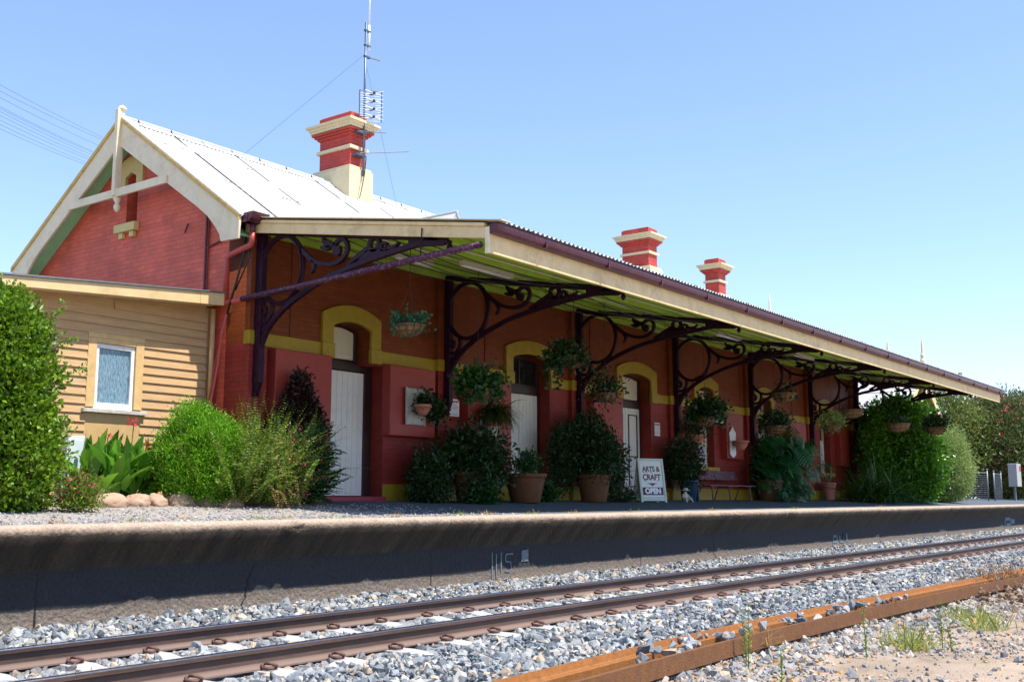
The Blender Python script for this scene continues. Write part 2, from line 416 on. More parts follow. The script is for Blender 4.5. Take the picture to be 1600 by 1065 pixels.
def cat_arrays(lst):
    Vs, Fs, Ts = [], [], []; o = 0
    for V, F, T in lst:
        Vs.append(V); Fs.append(F + o); Ts.append(T); o += len(V)
    return np.concatenate(Vs), np.concatenate(Fs), np.concatenate(Ts)

def lumpy(rs, k=9, f=4.0):
    w = rs.normal(size=(k, 3)) * f; ph = rs.uniform(0, 6.28, k)
    return lambda d: np.sin(d @ w.T + ph).mean(1) * 1.6

def crown(n, c, rad, seed, L, W, lump=.18, inner=.72, clump=0, up=.25, f=4.0, flat_top=None, zmin=None, box=0, out=.8):
    """leaves through the outer volume of an uneven crown; clump>0 gathers them in sprays"""
    rs = np.random.RandomState(seed); nz = lumpy(rs, 10, f); n = int(n * 1.8); L *= 1.2; W *= 1.6
    def pts(m):
        d = unit(rs.normal(size=(m, 3)))
        if box: d = np.sign(d) * np.abs(d) ** (1 - box); d = d / np.maximum(np.abs(d).max(1, keepdims=True) ** .5 * np.linalg.norm(d, axis=1, keepdims=True) ** .5, 1e-6)
        r = (1 + lump * nz(d))[:, None] * (rs.uniform(inner ** 3, 1, (m, 1)) ** (1 / 3))
        return d * r, d
    if clump:
        m = max(1, n // clump); q, d = pts(m)
        q = np.repeat(q, clump, 0); d = np.repeat(d, clump, 0); n = len(q)
        P = q * rad + rs.normal(size=(n, 3)) * L * 1.1 + c
    else:
        q, d = pts(n); P = q * rad + c
    D = d * out + rs.normal(size=(len(P), 3)) * .7 + np.array([0, 0, up])
    if zmin is not None: P[:, 2] = np.maximum(P[:, 2], zmin + rs.uniform(0, .08, len(P)))
    return leaf_arrays(P, D, L * rs.uniform(.6, 1.25, len(P)), W * rs.uniform(.7, 1.2, len(P)), rs)

def blades(P, D, L, W, droop, rs, k=5, wprof=None, twist=True):
    """long arching leaves as curved strips"""
    n = len(P); D = unit(D); L = np.asarray(L).reshape(-1, 1) * np.ones((n, 1)); W = np.asarray(W).reshape(-1, 1) * np.ones((n, 1))
    droop = np.asarray(droop).reshape(-1, 1) * np.ones((n, 1))
    S = unit(np.cross(D, np.array([0, 0, 1.0]) + rs.normal(size=(n, 3)) * .35))
    rows = []; p = P.copy(); d = D.copy()
    prof = wprof if wprof is not None else [.5, .9, 1, .75, .4, .03]
    for i in range(k + 1):
        w = np.interp(i / k, np.linspace(0, 1, len(prof)), prof)
        rows.append(np.stack([p - S * W * w * .5, p + S * W * w * .5], 1))
        d = unit(d + np.array([0, 0, -1.0]) * droop / k); p = p + d * L / k
    V = np.stack(rows, 1).reshape(-1, 3); b = np.arange(n)[:, None] * (2 * (k + 1)); F = []
    for i in range(k):
        F += [b + np.array([[2 * i, 2 * i + 1, 2 * i + 3]]), b + np.array([[2 * i, 2 * i + 3, 2 * i + 2]])]
    return V, np.concatenate(F, 0), np.repeat(np.clip(rs.normal(.5, .25, n), 0, 1), 2 * (k + 1))

def leafobj(name, arrs, mat, parent=None, loc=None, local=False):
    V, F, T = cat_arrays(arrs)
    off = np.array(base_of(parent)) if (parent is not None and not local) else np.array(loc if loc is not None else (0, 0, 0), float)
    if local: off = np.zeros(3)
    me = np_mesh(name, V - off, F, tint=T)
    return link(name, me, mat, parent, (0, 0, 0) if parent is not None else tuple(off))

def zplat(Y): return float(np.interp(Y, [9.7, 11.4, 14.63], [-.252, -.245, -.04]))

# ------------------------------------------------------------------ fixed dimensions
XW, YW = 11.94, 14.63            # corner of the station: gable wall plane x, platform wall plane y
XE = 42.05                       # far end of the station
RY, RZ, RS = 18.1, 7.30, .686    # ridge and roof pitch
def roofz(y): return RZ - RS * abs(y - RY)
def awnz(y): return 3.93 + .165 * (y - 9.3)
BX = [12.10, 17.14, 22.15, 27.15, 32.2, 37.25, 42.0]     # awning brackets

# ------------------------------------------------------------------ world, sun, camera
w = bpy.data.worlds.new('World'); sc.world = w; w.use_nodes = True
nt = w.node_tree; bg = nt.nodes['Background']
sky = nt.nodes.new('ShaderNodeTexSky'); sky.sky_type = 'NISHITA'; sky.sun_disc = False
SUN = Vector((.18, -1.0, 2.0)).normalized()
sky.sun_elevation = math.asin(SUN.z); sky.sun_rotation = math.atan2(SUN.x, SUN.y)
sky.air_density = .9; sky.dust_density = .15; sky.ozone_density = 3.0; sky.altitude = 200
tn = nt.nodes.new('ShaderNodeMix'); tn.data_type = 'RGBA'; tn.blend_type = 'MULTIPLY'; tn.inputs[0].default_value = 1; tn.inputs[7].default_value = (1.10, 1.11, 1.25, 1)
gm = nt.nodes.new('ShaderNodeGamma'); gm.inputs[1].default_value = .85; nt.links.new(sky.outputs[0], gm.inputs[0])
nt.links.new(gm.outputs[0], tn.inputs[6]); nt.links.new(tn.outputs[2], bg.inputs[0]); bg.inputs[1].default_value = .15
sd = bpy.data.lights.new('sun', 'SUN'); sd.energy = 4.2; sd.angle = R(.53); sd.color = (1, .955, .88)
so = bpy.data.objects.new('sun', sd); COL.objects.link(so); so.location = (0, 0, 30)
so.rotation_euler = (-SUN).to_track_quat('-Z', 'Y').to_euler()
cam = bpy.data.cameras.new('camera'); co = bpy.data.objects.new('camera', cam); COL.objects.link(co)
cam.sensor_width = 36; cam.lens = 1686.4 * 36 / 1600; cam.clip_end = 3000; cam.clip_start = .1
ax = np.array([[.59784954, -.11547763, -.79324703], [-.80160834, -.08612466, -.59161357], [0, .98956933, -.14405742]])
co.matrix_world = Matrix([[*ax[0], 0], [*ax[1], 0], [*ax[2], 0], [0, 0, 0, 1]])
sc.camera = co
sc.view_settings.view_transform = 'Standard'; sc.view_settings.look = 'None'; sc.view_settings.exposure = 1.0; sc.view_settings.gamma = 1

# ================================================================== GROUND, PLATFORM, TRACK
rs0 = np.random.RandomState(3)
def grid(x, y, fz):
    X, Y = np.meshgrid(x, y, indexing='ij'); Z = fz(X, Y)
    nx, ny = X.shape; i = np.arange(nx * ny).reshape(nx, ny)
    F = np.stack([i[:-1, :-1], i[1:, :-1], i[1:, 1:], i[:-1, 1:]], -1).reshape(-1, 4)
    return np.stack([X, Y, Z], -1).reshape(-1, 3), F
_kx = np.random.RandomState(5).normal(size=(12, 2)) * 2.2; _kp = np.random.RandomState(6).uniform(0, 6.3, 12)
def wob(X, Y): return np.sin(X[..., None] * _kx[:, 0] + Y[..., None] * _kx[:, 1] + _kp).mean(-1)

def Mdirt():
    m = M('dry_dirt', (.335, .25, .175), .95, .35, 1.6, .8, 60, dirt=(.24, .21, .185), dscale=.8, damt=.9)
    return m
mb = MB()
xs = np.concatenate([[-600, -100, -20], np.arange(-4, 30, .16), np.arange(30, 70, 1.0), [80, 120, 200, 400, 900]])
ys = np.concatenate([[-500, -100, -20, -5], np.arange(-1, 4.6, .12), [4.8, 6, 10.3, 20, 60, 200, 700]])
def gz(X, Y):
    near = np.clip((6 - np.abs(Y - 2)) / 3, 0, 1)
    return -1.40 + .05 * wob(X, Y) * near + .02 * wob(X * 4, Y * 4) * near
V, F = grid(xs, ys, gz)
me = np_mesh('ground', V, F); o = link('ground', me, Mdirt(), None, (0, 0, 0), smooth=True); tag(o, None, None, kind='structure')
o['label'] = 'dry tan dirt strewn with small stones beside the track'

# ballast bed under the stones
def bedz(X, Y): return np.interp(Y, [4.5, 5.3, 6.1, 8.8, 9.5, 10.1], [-1.43, -1.36, -1.325, -1.325, -1.305, -1.27])
def bedz_b(X, Y): return bedz(X, Y) + .03 * wob(X * 3, Y * 3)
V, F = grid(np.concatenate([np.arange(-12, 40, .25), np.arange(40, 260, 3)]), np.arange(4.5, 10.2, .2), bedz_b)
m_bed = M('crushed_stone_bed', (.24, .25, .26), .95, .55, 34, 1.0, 40, detail=2)
o = link('ballast_bed', np_mesh('ballast_bed', V, F), m_bed, None, (0, 0, 0), smooth=True); tag(o, 'grey crushed stone bed under the rails', None, kind='structure')

# loose stones: a dozen convex shapes scattered over the bed
def stone_shapes(k=12):
    out = []
    for i in range(k):
        bm = bmesh.new(); r = np.random.RandomState(50 + i)
        for p in unit(r.normal(size=(13, 3))) * np.array([.60, .50, .40]) * r.uniform(.78, 1.12, (13, 1)): bm.verts.new(p)
        g = bmesh.ops.convex_hull(bm, input=bm.verts)
        bmesh.ops.delete(bm, geom=[v for v in bm.verts if not v.link_faces], context='VERTS')
        bmesh.ops.triangulate(bm, faces=bm.faces); bm.verts.index_update()
        out.append((np.array([v.co[:] for v in bm.verts]), np.array([[v.index for v in f.verts] for f in bm.faces]))); bm.free()
    return out
SH = stone_shapes()
def stones(P, size, cols, rs):
    """P centres, size per stone, cols (n,3): arrays for one mesh"""
    n = len(P); kind = rs.randint(0, len(SH), n)
    q = unit(rs.normal(size=(n, 4))); a, b, c, d = q.T
    Rm = np.stack([np.stack([1 - 2 * (c * c + d * d), 2 * (b * c - a * d), 2 * (b * d + a * c)], -1),
                   np.stack([2 * (b * c + a * d), 1 - 2 * (b * b + d * d), 2 * (c * d - a * b)], -1),
                   np.stack([2 * (b * d - a * c), 2 * (c * d + a * b), 1 - 2 * (b * b + c * c)], -1)], 1)
    Vs, Fs, Cs = [], [], []; o = 0
    for k, (v, f) in enumerate(SH):
        ix = np.where(kind == k)[0]
        if not len(ix): continue
        VV = np.einsum('nij,vj->nvi', Rm[ix], v) * size[ix][:, None, None] + P[ix][:, None, :]
        Vs.append(VV.reshape(-1, 3)); Fs.append((f[None] + (np.arange(len(ix)) * len(v))[:, None, None] + o).reshape(-1, 3))
        Cs.append(np.repeat(np.concatenate([cols[ix], np.ones((len(ix), 1))], 1), len(v), 0)); o += len(ix) * len(v)
    return np.concatenate(Vs), np.concatenate(Fs), np.concatenate(Cs)
PAL = np.array([[.15, .17, .195], [.21, .235, .26], [.27, .285, .295], [.095, .11, .13], [.36, .36, .345], [.36, .29, .215], [.06, .07, .085], [.235, .265, .305]])
PAL = PAL * np.array([1.04, 1.0, .93])
PALP = [.17, .18, .17, .11, .14, .10, .06, .07]
m_stone = Mstone('ballast_stone')
TY = 7.46                                    # track centre
SL0, SLD = 3.62, .712                        # first sleeper, spacing
def scatter_ballast():
    rs = np.random.RandomState(11)
    zones = [(3.0, 16, 520), (16, 26, 400), (26, 42, 190), (42, 70, 70), (70, 120, 22)]
    Ps, Ss = [], []
    for x0, x1, dens in zones:
        n = int((x1 - x0) * 5.55 * dens); X = rs.uniform(x0, x1, n); Y = rs.uniform(4.55, 10.1, n)
        keep = X > Y * .30 + .2
        # sleeper tops and rails stay clear
        ph = (X - SL0 + SLD / 2) % SLD - SLD / 2
        onsl = (np.abs(ph) < .135) & (np.abs(Y - TY) < 1.28)
        onr = (np.abs(Y - 6.705) < .085) | (np.abs(Y - 8.21) < .085)
        keep &= ~(onsl & (rs.uniform(size=n) > .025)) & ~onr
        X, Y = X[keep], Y[keep]
        s = rs.gamma(6, .0104, len(X)) * (1 if x0 < 26 else (1.35 if x0 < 42 else 2.0)); s = np.clip(s, .03, .16)
        Z = bedz(X, Y) + .02 * wob(X * 3, Y * 3) + rs.uniform(-.012, .05, len(X))
        inb = np.abs(Y - TY) < 1.3
        Z = np.where(inb, np.minimum(Z, -1.345 + rs.uniform(0, .025, len(X))), Z)
        Ps.append(np.stack([X, Y, Z], -1)); Ss.append(s)
    P = np.concatenate(Ps); S = np.concatenate(Ss)
    C = PAL[rs.choice(len(PAL), len(P), p=PALP)] * rs.uniform(.75, 1.3, (len(P), 1))
    # brake dust and rust stain the stones close to the rails
    d = np.minimum(np.abs(P[:, 1] - 6.705), np.abs(P[:, 1] - 8.21)); k = (np.clip(1 - d / .42, 0, 1) * rs.uniform(.1, .75, len(P)))[:, None]
    C = C * (1 - k) + k * np.array([[.20, .135, .095]])
    V, F, C = stones(P, S, C, rs)
    return np_mesh('ballast', V, F, colors=C)
o = link('ballast', scatter_ballast(), m_stone); tag(o, 'blue grey crushed stone ballast lying along the rails', None, kind='stuff')

def scatter_gravel():
    rs = np.random.RandomState(12)
    n = 75000; X = rs.uniform(2.5, 30, n); Y = rs.uniform(.2, 4.75, n)
    pr = np.clip(.34 + .7 * np.clip((Y - 2.6) / 1.6, 0, 1) + .9 * wob(X * .9, Y * .9), .05, 1)
    k = rs.uniform(size=n) < pr; X, Y = X[k], Y[k]
    P = np.stack([X, Y, gz(X, Y) + rs.uniform(-.004, .014, len(X))], -1)
    S = np.clip(rs.gamma(2.4, .0118, len(X)) * np.where(Y > 3.3, 1.45, .8), .010, .12)
    pal = np.array([[.22, .225, .23], [.32, .30, .27], [.38, .30, .22], [.42, .37, .31], [.15, .15, .155], [.38, .20, .07]])
    C = pal[rs.choice(6, len(P), p=[.26, .24, .2, .16, .09, .05])] * rs.uniform(.8, 1.2, (len(P), 1))
    V, F, C = stones(P, S, C, rs)
    return np_mesh('gravel', V, F, colors=C)
o = link('gravel', scatter_gravel(), m_stone); tag(o, 'mixed tan and grey gravel scattered on the dirt', None, kind='stuff')

# sleepers with spring clips
slm = MB()
slm.prism([(-1.26, -.20), (1.26, -.20), (1.24, -.015), (.95, 0), (.55, 0), (.3, -.035), (-.3, -.035), (-.55, 0), (-.95, 0), (-1.24, -.015)], 'x', -.115, .115)
clipm = MB()
clipm.tube([(-.06, .0, .012), (-.05, .05, .02), (-.02, .085, .035), (.02, .08, .05), (.03, .035, .05), (.015, -.01, .045), (.045, -.015, .03), (.07, .03, .02), (.065, .075, .02), (.03, .11, .018)], .0125, 6)
clipm.box(-.05, .05, .02, .06, 0, .02)
M_clip = M('rusty_spring_clip', (.115, .058, .045), .75, .3, 20, .3)
sl0 = thing('railway_sleeper', (SL0, TY, -1.30), 'pale concrete railway sleeper sunk in the ballast under the two rails', 'sleeper', 'concrete sleepers under the running rails')
part('sleeper_body', slm, m_sleeper, sl0, local=True, bevel=.008)
cme = clipm.mesh('rail_clip')
for yc in (-.755, .75):
    for sgn in (-1, 1):
        c = link('rail_clip', cme, M_clip if not cme.materials else None, sl0, (0, yc + sgn * .06, .0), smooth=True)
        if sgn < 0: c.rotation_euler = (0, 0, math.pi)
for i in range(1, 96):
    c = copy_tree(sl0); c.location.x = SL0 + SLD * i
    c.rotation_euler.z = rs0.normal() * .006; c.location.y = TY + rs0.normal() * .012

# running rails
def railprof(): # (y,z) about foot centre, foot bottom at 0
    h = [(.07, 0), (.07, .012), (.022, .03), (.009, .045), (.009, .112), (.034, .124), (.036, .152), (.028, .16)]
    return h + [(-y, z) for y, z in h[::-1]]
def Mrail(name, web, head):
    m = M(name, web, .7, .28, 4, .25, 40, dirt=tuple(c * .55 for c in web), dscale=3, damt=.6, stretch=(.25, 1, 1))
    nt = m.node_tree; b = nt.nodes['Principled BSDF']
    ge = _n(nt, 'ShaderNodeNewGeometry'); sp = _n(nt, 'ShaderNodeSeparateXYZ'); tc = _n(nt, 'ShaderNodeTexCoord')
    nt.links.new(tc.outputs['Object'], sp.inputs[0])
    g = _n(nt, 'ShaderNodeMath', operation='GREATER_THAN'); g.inputs[1].default_value = .1535
    nt.links.new(sp.outputs[2], g.inputs[0])
    src = b.inputs['Base Color'].links[0].from_socket
    mx = _n(nt, 'ShaderNodeMix', data_type='RGBA'); mx.inputs[7].default_value = (*head, 1)
    nt.links.new(g.outputs[0], mx.inputs[0]); nt.links.new(src, mx.inputs[6]); nt.links.new(mx.outputs[2], b.inputs['Base Color'])
    du = _n(nt, 'ShaderNodeMapRange'); du.inputs[1].default_value = .045; du.inputs[2].default_value = .026   # dusty foot painted lighter, as if sunlit
    nt.links.new(sp.outputs[2], du.inputs[0]); m2 = _n(nt, 'ShaderNodeMix', data_type='RGBA'); m2.inputs[7].default_value = (.20, .135, .105, 1)
    dm = _n(nt, 'ShaderNodeMath', operation='MULTIPLY'); dm.inputs[1].default_value = .8; nt.links.new(du.outputs[0], dm.inputs[0]); nt.links.new(dm.outputs[0], m2.inputs[0])
    nt.links.new(mx.outputs[2], m2.inputs[6]); nt.links.new(m2.outputs[2], b.inputs['Base Color'])
    mr = _n(nt, 'ShaderNodeMapRange'); mr.inputs[3].default_value = .7; mr.inputs[4].default_value = .25
    nt.links.new(g.outputs[0], mr.inputs[0]); nt.links.new(mr.outputs[0], b.inputs['Roughness']); nt.links.new(g.outputs[0], b.inputs['Metallic'])
    return m
m_railf = Mrail('brown_rail_steel', (.07, .042, .032), (.36, .38, .42))
m_railn = Mrail('brown_rail_steel_worn', (.095, .056, .042), (.30, .29, .29))
for yr, mm, lab in ((8.21, m_railf, 'brown running rail with bright worn head nearest the platform'), (6.705, m_railn, 'brown running rail on the side away from the platform')):
    mb = MB(); mb.prism(railprof(), 'x', -14, 160)
    o = solo('running_rail', MB().add([(x, y + yr, z - 1.30) for x, y, z in mb.v], mb.f), mm, (0, yr, -1.30), lab, 'rail', 'running rails of the track')

# two spare rails lying on their sides
def Mrust():
    return M('orange_rust_rail', (.25, .092, .016), .8, .2, 16, .35, 70, dirt=(.11, .042, .015), dscale=7, damt=.6, stretch=(1, 1, 1))
m_rust = Mrust()
m_rust2 = M('brown_less_lit_rust', (.15, .062, .020), .8, .2, 16, .35, 70, dirt=(.06, .03, .016), dscale=6, damt=.6, stretch=(1, 1, 1))  # browner copy of the rust, standing in for the less lit near face
def laid_rail(ys, flip, label):
    xs = [1.0, 3, 4.5, 6, 7.5, 9, 11, 14, 17, 20.5, 24, 27]
    prof = [((z - .16) if flip else -z, y + .07) for y, z in railprof()]   # lying: height becomes depth
    mb = MB(); n = len(prof); fine = np.linspace(1.0, 27, 53); yy = np.interp(fine, xs, ys)
    yy = np.convolve(np.pad(yy, 3, mode='edge'), np.ones(7) / 7, 'valid')
    vs = [(x, y + p[0] * (1 if not flip else 1), -1.352 + p[1] + (.012 * (x - 8) / 10)) for x, y in zip(fine, yy) for p in prof]
    fs = [(i * n + j, i * n + (j + 1) % n, (i + 1) * n + (j + 1) % n, (i + 1) * n + j) for i in range(len(fine) - 1) for j in range(n)]
    fs += [tuple(range(n)), tuple(range((len(fine) - 1) * n, len(fine) * n))]
    mb.add(vs, fs)
    return solo('spare_rail', mb, m_rust2 if flip else m_rust, (6, yy[10], -1.352), label, 'rail', 'rusty spare rails lying beside the track')
yA = [4.45, 4.50, 4.52, 4.55, 4.64, 4.70, 4.68, 4.58, 4.42, 4.27, 4.12, 4.0]
laid_rail([y + .03 for y in yA], False, 'orange rusty spare rail on its side, the one nearer the track ballast')
laid_rail([y - .30 for y in yA], True, 'orange rusty spare rail on its side, flat foot facing the dirt')
# ballast spilled onto the laid rails
def spill():
    rs = np.random.RandomState(21); n = 85
    X = np.concatenate([rs.normal(8.7, .55, 26), rs.normal(11.5, 1.6, 44), rs.uniform(7, 20, 15)]); yy = np.interp(X, [1.0, 3, 4.5, 6, 7.5, 9, 11, 14, 17, 20.5, 24, 27], yA)
    P = np.stack([X, yy - .15 + rs.normal(0, .06, n), -1.35 + .075 + rs.uniform(0, .06, n)], -1)
    C = PAL[rs.choice(len(PAL), n, p=PALP)]
    V, F, C = stones(P, np.clip(rs.gamma(8, .0105, n), .04, .13), C, rs)
    return np_mesh('spilled_stone', V, F, colors=C)
o = link('spilled_stone', spill(), m_stone); tag(o, 'grey ballast stones spilled into the hollow of the rusty rails', None, kind='stuff')

# platform: top surface and coping wall
def Mplatform():
    m = M('worn_platform_paving', (.30, .268, .24), .92, .40, 42, .7, 60, dirt=(.27, .19, .135), dscale=.9, damt=.75)
    nt = m.node_tree; b = nt.nodes['Principled BSDF']; src = b.inputs['Base Color'].links[0].from_socket
    tc = _n(nt, 'ShaderNodeTexCoord'); sp = _n(nt, 'ShaderNodeSeparateXYZ'); nt.links.new(tc.outputs['Object'], sp.inputs[0])
    nz = _n(nt, 'ShaderNodeTexNoise'); nz.inputs['Scale'].default_value = 1.7; nz.inputs['Detail'].default_value = 8
    nt.links.new(tc.outputs['Object'], nz.inputs['Vector'])
    # asphalt begins where the awning begins, a ragged gravel edge to its left
    a1 = _n(nt, 'ShaderNodeMath', operation='MULTIPLY_ADD'); a1.inputs[1].default_value = 2.5; nt.links.new(nz.outputs['Fac'], a1.inputs[0]); nt.links.new(sp.outputs[0], a1.inputs[2])
    r = _n(nt, 'ShaderNodeMapRange'); r.inputs[1].default_value = 13.2; r.inputs[2].default_value = 13.8
    nt.links.new(a1.outputs[0], r.inputs[0])
    a2 = _n(nt, 'ShaderNodeMath', operation='MULTIPLY_ADD'); a2.inputs[1].default_value = .9; nt.links.new(nz.outputs['Fac'], a2.inputs[0]); nt.links.new(sp.outputs[1], a2.inputs[2])
    r2 = _n(nt, 'ShaderNodeMapRange'); r2.inputs[1].default_value = 10.75; r2.inputs[2].default_value = 11.0
    nt.links.new(a2.outputs[0], r2.inputs[0])
    mu = _n(nt, 'ShaderNodeMath', operation='MULTIPLY'); nt.links.new(r.outputs[0], mu.inputs[0]); nt.links.new(r2.outputs[0], mu.inputs[1])
    n2 = _n(nt, 'ShaderNodeTexNoise'); n2.inputs['Scale'].default_value = 5; n2.inputs['Detail'].default_value = 8
    nt.links.new(tc.outputs['Object'], n2.inputs['Vector'])
    rp = _n(nt, 'ShaderNodeValToRGB'); rp.color_ramp.elements[0].color = (.05, .068, .085, 1); rp.color_ramp.elements[1].color = (.11, .13, .15, 1)
    nt.links.new(n2.outputs['Fac'], rp.inputs[0])
    mx = _n(nt, 'ShaderNodeMix', data_type='RGBA'); nt.links.new(mu.outputs[0], mx.inputs[0]); nt.links.new(src, mx.inputs[6]); nt.links.new(rp.outputs[0], mx.inputs[7])
    nt.links.new(mx.outputs[2], b.inputs['Base Color'])
    return m
def pz(X, Y):
    z = np.interp(Y, [9.7, 11.4, 14.63], [-.252, -.245, -.04])
    return z + .008 * wob(X * 1.5, Y * 1.5) * (Y > 9.9)
V, F = grid(np.concatenate([np.arange(-12, 60, .3), np.arange(60, 260, 4)]), np.concatenate([[9.82], np.arange(10, 14.7, .25), [16, 20, 40, 90]]), pz)
o = link('platform', np_mesh('platform', V, F), Mplatform(), None, (0, 0, 0), smooth=True); tag(o, 'gravel and asphalt surface of the station platform', None, kind='structure')

def Mcoping():
    m = bpy.data.materials.new('stained_concrete_painted_shadow'); m.use_nodes = True
    nt = m.node_tree; b = nt.nodes['Principled BSDF']; b.inputs['Roughness'].default_value = .9
    tc = _n(nt, 'ShaderNodeTexCoord'); sp = _n(nt, 'ShaderNodeSeparateXYZ'); nt.links.new(tc.outputs['Object'], sp.inputs[0])
    # streaks: noise stretched down the face, leaning with the run-off
    mp = _n(nt, 'ShaderNodeMapping'); mp.inputs['Rotation'].default_value = (0, R(-28), 0); mp.inputs['Scale'].default_value = (3.4, .5, .55)
    nt.links.new(tc.outputs['Object'], mp.inputs['Vector'])
    nz = _n(nt, 'ShaderNodeTexNoise'); nz.inputs['Scale'].default_value = 1.5; nz.inputs['Detail'].default_value = 8; nz.inputs['Roughness'].default_value = .62
    nt.links.new(mp.outputs[0], nz.inputs['Vector'])
    nb = _n(nt, 'ShaderNodeTexNoise'); nb.inputs['Scale'].default_value = 2.6; nb.inputs['Detail'].default_value = 10; nb.inputs['Roughness'].default_value = .7
    nt.links.new(tc.outputs['Object'], nb.inputs['Vector'])
    # noisy height: pale nosing, sooty corbel, black lip shadow and sunlit foot painted in
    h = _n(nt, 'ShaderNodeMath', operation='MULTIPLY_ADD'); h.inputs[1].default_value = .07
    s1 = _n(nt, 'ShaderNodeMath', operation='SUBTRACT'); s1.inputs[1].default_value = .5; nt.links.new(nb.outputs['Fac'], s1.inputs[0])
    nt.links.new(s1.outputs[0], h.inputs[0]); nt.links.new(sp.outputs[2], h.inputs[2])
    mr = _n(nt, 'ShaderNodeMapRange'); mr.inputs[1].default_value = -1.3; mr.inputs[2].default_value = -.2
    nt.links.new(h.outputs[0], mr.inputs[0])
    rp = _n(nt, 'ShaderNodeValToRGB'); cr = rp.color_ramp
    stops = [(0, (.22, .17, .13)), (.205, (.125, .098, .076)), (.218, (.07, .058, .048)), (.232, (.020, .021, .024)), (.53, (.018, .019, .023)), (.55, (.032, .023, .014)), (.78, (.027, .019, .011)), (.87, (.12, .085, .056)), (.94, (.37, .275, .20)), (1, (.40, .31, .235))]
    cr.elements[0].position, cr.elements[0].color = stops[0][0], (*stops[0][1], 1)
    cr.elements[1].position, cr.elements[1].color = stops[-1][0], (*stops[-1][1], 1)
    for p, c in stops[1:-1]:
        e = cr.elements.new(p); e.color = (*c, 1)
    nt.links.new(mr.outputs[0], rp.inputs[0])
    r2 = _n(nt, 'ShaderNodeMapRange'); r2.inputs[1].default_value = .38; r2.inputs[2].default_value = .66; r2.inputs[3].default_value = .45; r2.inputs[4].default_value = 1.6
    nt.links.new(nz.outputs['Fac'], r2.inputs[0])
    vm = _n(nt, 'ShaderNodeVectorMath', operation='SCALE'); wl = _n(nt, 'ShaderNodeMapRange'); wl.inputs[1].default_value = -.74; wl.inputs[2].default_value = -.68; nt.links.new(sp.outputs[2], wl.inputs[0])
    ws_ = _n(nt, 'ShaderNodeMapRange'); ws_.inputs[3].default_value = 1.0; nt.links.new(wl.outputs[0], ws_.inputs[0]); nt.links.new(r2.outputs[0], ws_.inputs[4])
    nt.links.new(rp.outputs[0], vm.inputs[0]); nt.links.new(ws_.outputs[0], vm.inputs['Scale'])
    # pour joints and patched bays
    px = _n(nt, 'ShaderNodeMath', operation='PINGPONG'); px.inputs[1].default_value = 2.9; nt.links.new(sp.outputs[0], px.inputs[0])
    jn = _n(nt, 'ShaderNodeMath', operation='LESS_THAN'); jn.inputs[1].default_value = .012; nt.links.new(px.outputs[0], jn.inputs[0])
    jm = _n(nt, 'ShaderNodeMix', data_type='RGBA'); jm.inputs[7].default_value = (.012, .011, .010, 1); nt.links.new(jn.outputs[0], jm.inputs[0]); nt.links.new(vm.outputs[0], jm.inputs[6])
    # only the stained and painted-shadow part streaks; nosing keeps its colour
    mx = _n(nt, 'ShaderNodeMix', data_type='RGBA'); g = _n(nt, 'ShaderNodeMapRange'); g.inputs[1].default_value = .8; g.inputs[2].default_value = .95
    nt.links.new(mr.outputs[0], g.inputs[0]); nt.links.new(g.outputs[0], mx.inputs[0]); nt.links.new(jm.outputs[2], mx.inputs[6]); nt.links.new(rp.outputs[0], mx.inputs[7])
    sk = _n(nt, 'ShaderNodeTexNoise'); sk.inputs['Scale'].default_value = 38; sk.inputs['Detail'].default_value = 6; nt.links.new(tc.outputs['Object'], sk.inputs['Vector'])
    sm = _n(nt, 'ShaderNodeMapRange'); sm.inputs[1].default_value = .3; sm.inputs[2].default_value = .7; sm.inputs[3].default_value = .72; sm.inputs[4].default_value = 1.3; nt.links.new(sk.outputs['Fac'], sm.inputs[0])
    v2 = _n(nt, 'ShaderNodeVectorMath', operation='SCALE'); nt.links.new(mx.outputs[2], v2.inputs[0]); nt.links.new(sm.outputs[0], v2.inputs['Scale'])
    nt.links.new(v2.outputs[0], b.inputs['Base Color'])
    bp = _n(nt, 'ShaderNodeBump'); bp.inputs['Strength'].default_value = .8; bp.inputs['Distance'].default_value = .03
    n5 = _n(nt, 'ShaderNodeTexNoise'); n5.inputs['Scale'].default_value = 22; n5.inputs['Detail'].default_value = 8
    nt.links.new(tc.outputs['Object'], n5.inputs['Vector']); nt.links.new(n5.outputs['Fac'], bp.inputs['Height']); nt.links.new(bp.outputs[0], b.inputs['Normal'])
    return m
prof = [(10.065, -1.7), (10.06, -1.2), (10.06, -.95), (10.055, -.72), (9.97, -.63), (9.88, -.52), (9.79, -.44), (9.715, -.38), (9.69, -.335), (9.70, -.29), (9.74, -.262), (9.80, -.25), (9.9, -.249)]
xs = np.concatenate([np.arange(-12, 50, .07), np.arange(50, 260, 2.0)])
Vp = np.zeros((len(xs), len(prof), 3)); rsp = np.random.RandomState(8)
chips = [(8.75, .20, .075), (7.05, .16, .04), (13.2, .22, .05), (13.9, .3, .06), (17.0, .12, .04), (19.9, .25, .05), (20.8, .3, .06), (23.4, .3, .05), (30.5, .2, .05), (37, .4, .05), (10.4, .1, .03), (26, .2, .04), (45, .4, .05)]
